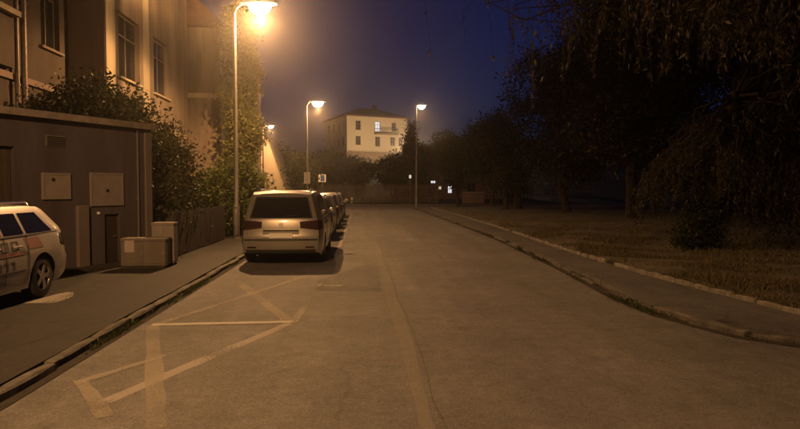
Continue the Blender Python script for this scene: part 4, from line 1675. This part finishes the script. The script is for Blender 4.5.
# conifer beside the cream house
cz = [(0, 0, 1.0 + k * 0.85, 2.0 - k * 0.17, 2.0 - k * 0.17, 0.6) for k in range(11)]
tree("conifer", "dark pointed conifer standing just right of the cream house", (6.5, 78.0, 0.1), 9.6, cz, 20000, 0.16, LEAF_DK, 61, 0.16, clump=0.33, shell=0.5)
# row of trees along the right verge
for i, (x, y, h, w, lab, m) in enumerate(((9.1, 57.0, 6.8, 2.1, "dark tree at the far end of the right verge", LEAF_DK),
                                          (11.0, 51.0, 7.6, 2.6, "second tree from the far end of the right verge", LEAF_DK),
                                          (10.9, 44.0, 7.2, 2.4, "bushy tree with several stems midway along the right verge", LEAF_BR),
                                          (12.2, 36.0, 11.5, 3.4, "tall dark tree edging the open sky on the right", LEAF_BR),
                                          (13.0, 29.0, 14.0, 4.0, "very tall dark tree behind the lit patch of lawn", LEAF_BR),
                                          (17.0, 26.5, 15.0, 4.6, "huge dark tree behind the weeping tree", LEAF_BR),
                                          (21.0, 24.0, 15.0, 4.8, "huge dark tree at the right edge behind the weeping tree", LEAF_BR),
                                          (19.5, 40.0, 14.0, 5.0, "deep background tree seen between the tall dark trees", LEAF_DK),
                                          (27.0, 33.0, 15.0, 5.5, "deep background tree at the far right", LEAF_DK),
                                          (15.2, 34.0, 16.0, 4.4, "towering dark tree behind the very tall one", LEAF_BR),
                                          (19.8, 30.5, 17.5, 4.8, "towering dark tree reaching the top edge at the right", LEAF_BR),
                                          (18.5, 19.0, 13.0, 4.2, "dark tree right behind the weeping tree at the right edge", LEAF_BR))):
    bl = random_blobs(r5, 0, h * 0.60, w, h * 0.42, 15, 0.42)
    if i > 1:
        bl += random_blobs(r5, 0, h * 0.28, w * 0.8, h * 0.16, 5, 0.5)
    tree("tree", lab, (x, y, lawn_z(x, y) - 0.1), h * 0.5, bl, 30000 if i > 2 else 16000, 0.10, m, 70 + i, 0.14 + h * 0.011, clump=0.38, group="trees along the right verge", stems=3 if i == 2 else 1)


# weeping trees: arching limbs with hanging strands
def weeping(name, label, base, limbs, seed, m, trunk_top, trunk_r, leaf=0.05, spacing=0.02, wood=TWIG, lean=(0, 0), arch=0.16, lt=0.17):
    """limbs: list of (end xyz, n strands, strand len lo, hi, leafiness)"""
    r = np.random.default_rng(seed)
    t = tag(empty(name, base), label, "tree")
    tb = MB()
    top = (lean[0], lean[1], trunk_top)
    path = [Vector((0, 0, -0.3)), Vector((0, 0, 0.2))] + limb_path((0, 0, 0.4), top, r, 4, 0.0)
    tb.tube(path, [trunk_r * (1.4 - 0.9 * i / (len(path) - 1)) for i in range(len(path))], 10)
    tw = MB()
    C = []
    for (e, ns, l0, l1, lf, z0) in limbs:
        st = Vector((0, 0, 0.4)).lerp(Vector(top), z0)
        pts = limb_path(st, e, r, 7, arch)
        L = (Vector(e) - st).length
        tb.tube(pts, [max(0.008, trunk_r * lt * (1 - 0.88 * i / 7)) for i in range(8)], 6)
        for s in range(ns):
            u = r.uniform(0.25, 1.0) * 7
            i = min(6, int(u))
            p = pts[i].lerp(pts[i + 1], u - i)
            ox_, oy_ = r.normal() * 0.20, r.normal() * 0.20
            p = p + Vector((ox_, oy_, -0.9 * math.hypot(ox_, oy_)))
            ln = r.uniform(l0, l1)
            ln = min(ln, p.z + base[2] - lawn_min(base[0] + p.x, base[1] + p.y))
            if ln < 0.15:
                continue
            n = 5
            d = Vector((r.normal() * 0.10, r.normal() * 0.10, -1))
            sp = [p]
            for k in range(n):
                d = Vector((d.x + r.normal() * 0.06, d.y + r.normal() * 0.06, -1))
                sp.append(sp[-1] + d.normalized() * ln / n)
            tw.tube([pts[i].lerp(pts[i + 1], u - i)] + sp, [0.008] + [0.006 - 0.0008 * k for k in range(n + 1)], 3, cap=False)
            cnt = int(ln / spacing * lf)
            if cnt:
                q_ = r.uniform(0, n, cnt)
                i0 = np.minimum(n - 1, q_.astype(int))
                S = np.array([list(v) for v in sp])
                C.append(S[i0] + (S[i0 + 1] - S[i0]) * (q_ - i0)[:, None] + r.normal(size=(cnt, 3)) * 0.035)
    tb.build("trunk", BARK, t, sm=True, angle=60)
    tw.build("twigs", wood, t)
    leaves_obj("crown", np.concatenate(C), leaf, m, t, seed + 1, droop=1.6, aspect=0.32)
    return t


def lawn_min(x, y):
    return (lawn_z(x, y) if x > edgex(max(6.6, y)) else 2.6) + 0.12


W2 = []
rw_ = np.random.default_rng(88)
for k in range(40):
    an = k / 40 * 2 * math.pi + rw_.uniform(-.2, .2)
    R_ = 2.7 * math.sqrt(rw_.uniform(0.08, 1.0))
    zc_ = 4.35 - 2.3 * (R_ / 2.7) ** 1.4 + 0.45 * math.cos(an) + rw_.uniform(-.25, .25)
    W2.append(((math.cos(an) * R_ + 0.9, math.sin(an) * R_ * 0.9 - 0.3, zc_), int(rw_.uniform(18, 52)), 0.25, rw_.uniform(0.7, 1.3) if math.cos(an) < -0.3 else rw_.uniform(1.2, 2.4), rw_.uniform(0.5, 1.1), rw_.uniform(0.5, 1.0)))
for k in range(22):
    an = rw_.uniform(-1.3, 1.3)
    R_ = rw_.uniform(1.8, 4.4)
    W2.append(((math.cos(an) * R_ + 1.0, math.sin(an) * R_ - 0.6, rw_.uniform(3.4, 5.6)), 48, 0.6, 3.6, 1.0, rw_.uniform(0.7, 1.0)))
weeping("weeping_tree", "low weeping tree with hanging strands over the lawn at the right", (8.75, 15.4, 0.15), W2, 90, LEAF_WP, 4.0, 0.27, leaf=0.05, lean=(0.7, -0.3), arch=0.10)
W1 = []
for k in range(44):
    X_ = rw_.uniform(3.2, 12.5)
    Y_ = rw_.uniform(8.8, 13.5)
    tip = 1.7 + rw_.uniform(0.235, 0.31) * Y_
    W1.append(((X_ - 11.5, Y_ - 8.2, tip + 1.0), 38 if X_ > 4.2 else 20, 0.5, 1.5, 0.8 if X_ > 4.6 else 0.5, rw_.uniform(0.3, 0.8)))
for k in range(12):
    X_ = rw_.uniform(0.8, 3.2)
    Y_ = rw_.uniform(10.0, 13.0)
    W1.append(((X_ - 11.5, Y_ - 8.2, 1.7 + rw_.uniform(0.25, 0.36) * Y_), 6, 0.5, 1.7, 0.15, rw_.uniform(0.5, 0.9)))
weeping("weeping_tree", "tall tree out of frame whose hanging branches dangle in from the top right", (11.5, 8.2, 0.2), W1, 95, LEAF_WP, 6.0, 0.34, leaf=0.055, arch=0.04)
bl = [(0, 0, 0.55, 0.45, 0.45, 0.55), (-.3, -.1, 0.25, 0.4, 0.4, 0.3), (0.1, 0.1, 1.0, 0.4, 0.4, 0.5)]
tree("shrub", "small dark bush around the foot of the weeping tree", (8.62, 15.15, 0.15), 0.5, bl, 6000, 0.045, LEAF_DK, 99, 0.03, cat="shrub", clump=0.12, stems=3)

# grass on the verge and weeds in the gutters: uncountable
def blades(name, P, h, m, seed, parent=None):
    r = np.random.default_rng(seed)
    n = len(P)
    an = r.uniform(0, 2 * np.pi, n)
    ln = r.uniform(0.4, 1.3, (n, 1)) * h
    w = ln * 0.10
    d = np.stack([np.cos(an), np.sin(an), np.zeros(n)], 1)
    bend = r.normal(size=(n, 3)) * ln * 0.35
    up = np.array([0, 0, 1.0]) * ln
    a = P - d * w
    b = P + d * w
    c = P + up * 0.6 + bend * 0.4 + d * w * 0.5
    e = P + up * 0.9 + bend
    V = np.stack([a, b, c, e], 1).reshape(-1, 3)
    me = tube_mesh_arrays(name, V, np.arange(len(V)).reshape(-1, 4))
    o = link(name, me, m, parent)
    return o


rg = np.random.default_rng(123)
n = 110000
d = rg.gamma(1.3, 2.0, n)
y = 6.8 + rg.gamma(1.5, 6.0, n)
keep = (y < 45) & (d < 14)
d, y = d[keep], y[keep]
x = np.array([edgex(v) for v in y]) + 0.08 + d
cl = np.sin(x * 1.7 + 0.5) * np.sin(y * 1.1) + 0.6 * np.sin(x * 3.9 + y * 2.7)
keep = cl + rg.normal(0, 0.35, len(x)) > 0.15
x, y = x[keep], y[keep]
z = np.array([lawn_z(a, b) for a, b in zip(x, y)]) - 0.01
g = blades("grass", np.stack([x, y, z], 1), 0.085, GRASSM, 5)
tag(g, "patchy dry grass on the verge right of the pavement", "grass", kind="stuff")
# weeds along both kerbs
P = []
for k in range(240):
    yy = 3.5 + rg.gamma(2.0, 6.0)
    if yy > 50:
        continue
    dens = 0.5 + 0.5 * math.sin(yy * 1.9) + 0.4 * math.sin(yy * 0.7 + 1)
    nn = int(max(0, dens - 0.25) * 34)
    P.append(np.stack([KX + 0.02 + rg.normal(0, 0.03, nn), yy + rg.normal(0, 0.12, nn), np.full(nn, 0.004)], 1))
wl_ = blades("weeds", np.concatenate(P), 0.055, WEEDM, 6)
tag(wl_, "dark weeds growing in the gutter of the left kerb", "weeds", kind="stuff")
P = []
for k in range(260):
    yy = 6.2 + rg.gamma(1.6, 6.0)
    if yy > 50:
        continue
    nn = int(max(0, 0.5 + 0.6 * math.sin(yy * 2.3) + 0.4 * math.sin(yy * 0.9) - 0.25) * 40)
    P.append(np.stack([kerbx(yy) + 0.02 + rg.normal(0, 0.09, nn), yy + rg.normal(0, 0.15, nn), np.full(nn, 0.006)], 1))
wr_ = blades("weeds", np.concatenate(P), 0.05, WEEDM, 7)
tag(wr_, "dark weeds growing along the broken right kerb", "weeds", kind="stuff")

# ------------------------------------------------------------------ haze added for the lens glow around the lamps
hz = MB()
hz.box(-590, 590, -590, 590, -2.0, 46.0)
hm = bpy.data.materials.new("lamp_glow_haze")
hm.use_nodes = True
N, L = hm.node_tree.nodes, hm.node_tree.links
N.remove(N["Principled BSDF"])
pv = N.new("ShaderNodeVolumePrincipled")
pv.inputs["Color"].default_value = (0.9, 0.88, 0.86, 1)
pv.inputs["Density"].default_value = 0.0014
pv.inputs["Anisotropy"].default_value = 0.90
L.new(pv.outputs[0], N["Material Output"].inputs["Volume"])
haze = hz.build("haze", hm)
tag(haze, "thin added haze standing in for lens glow around the lamps", "haze", kind="stuff")
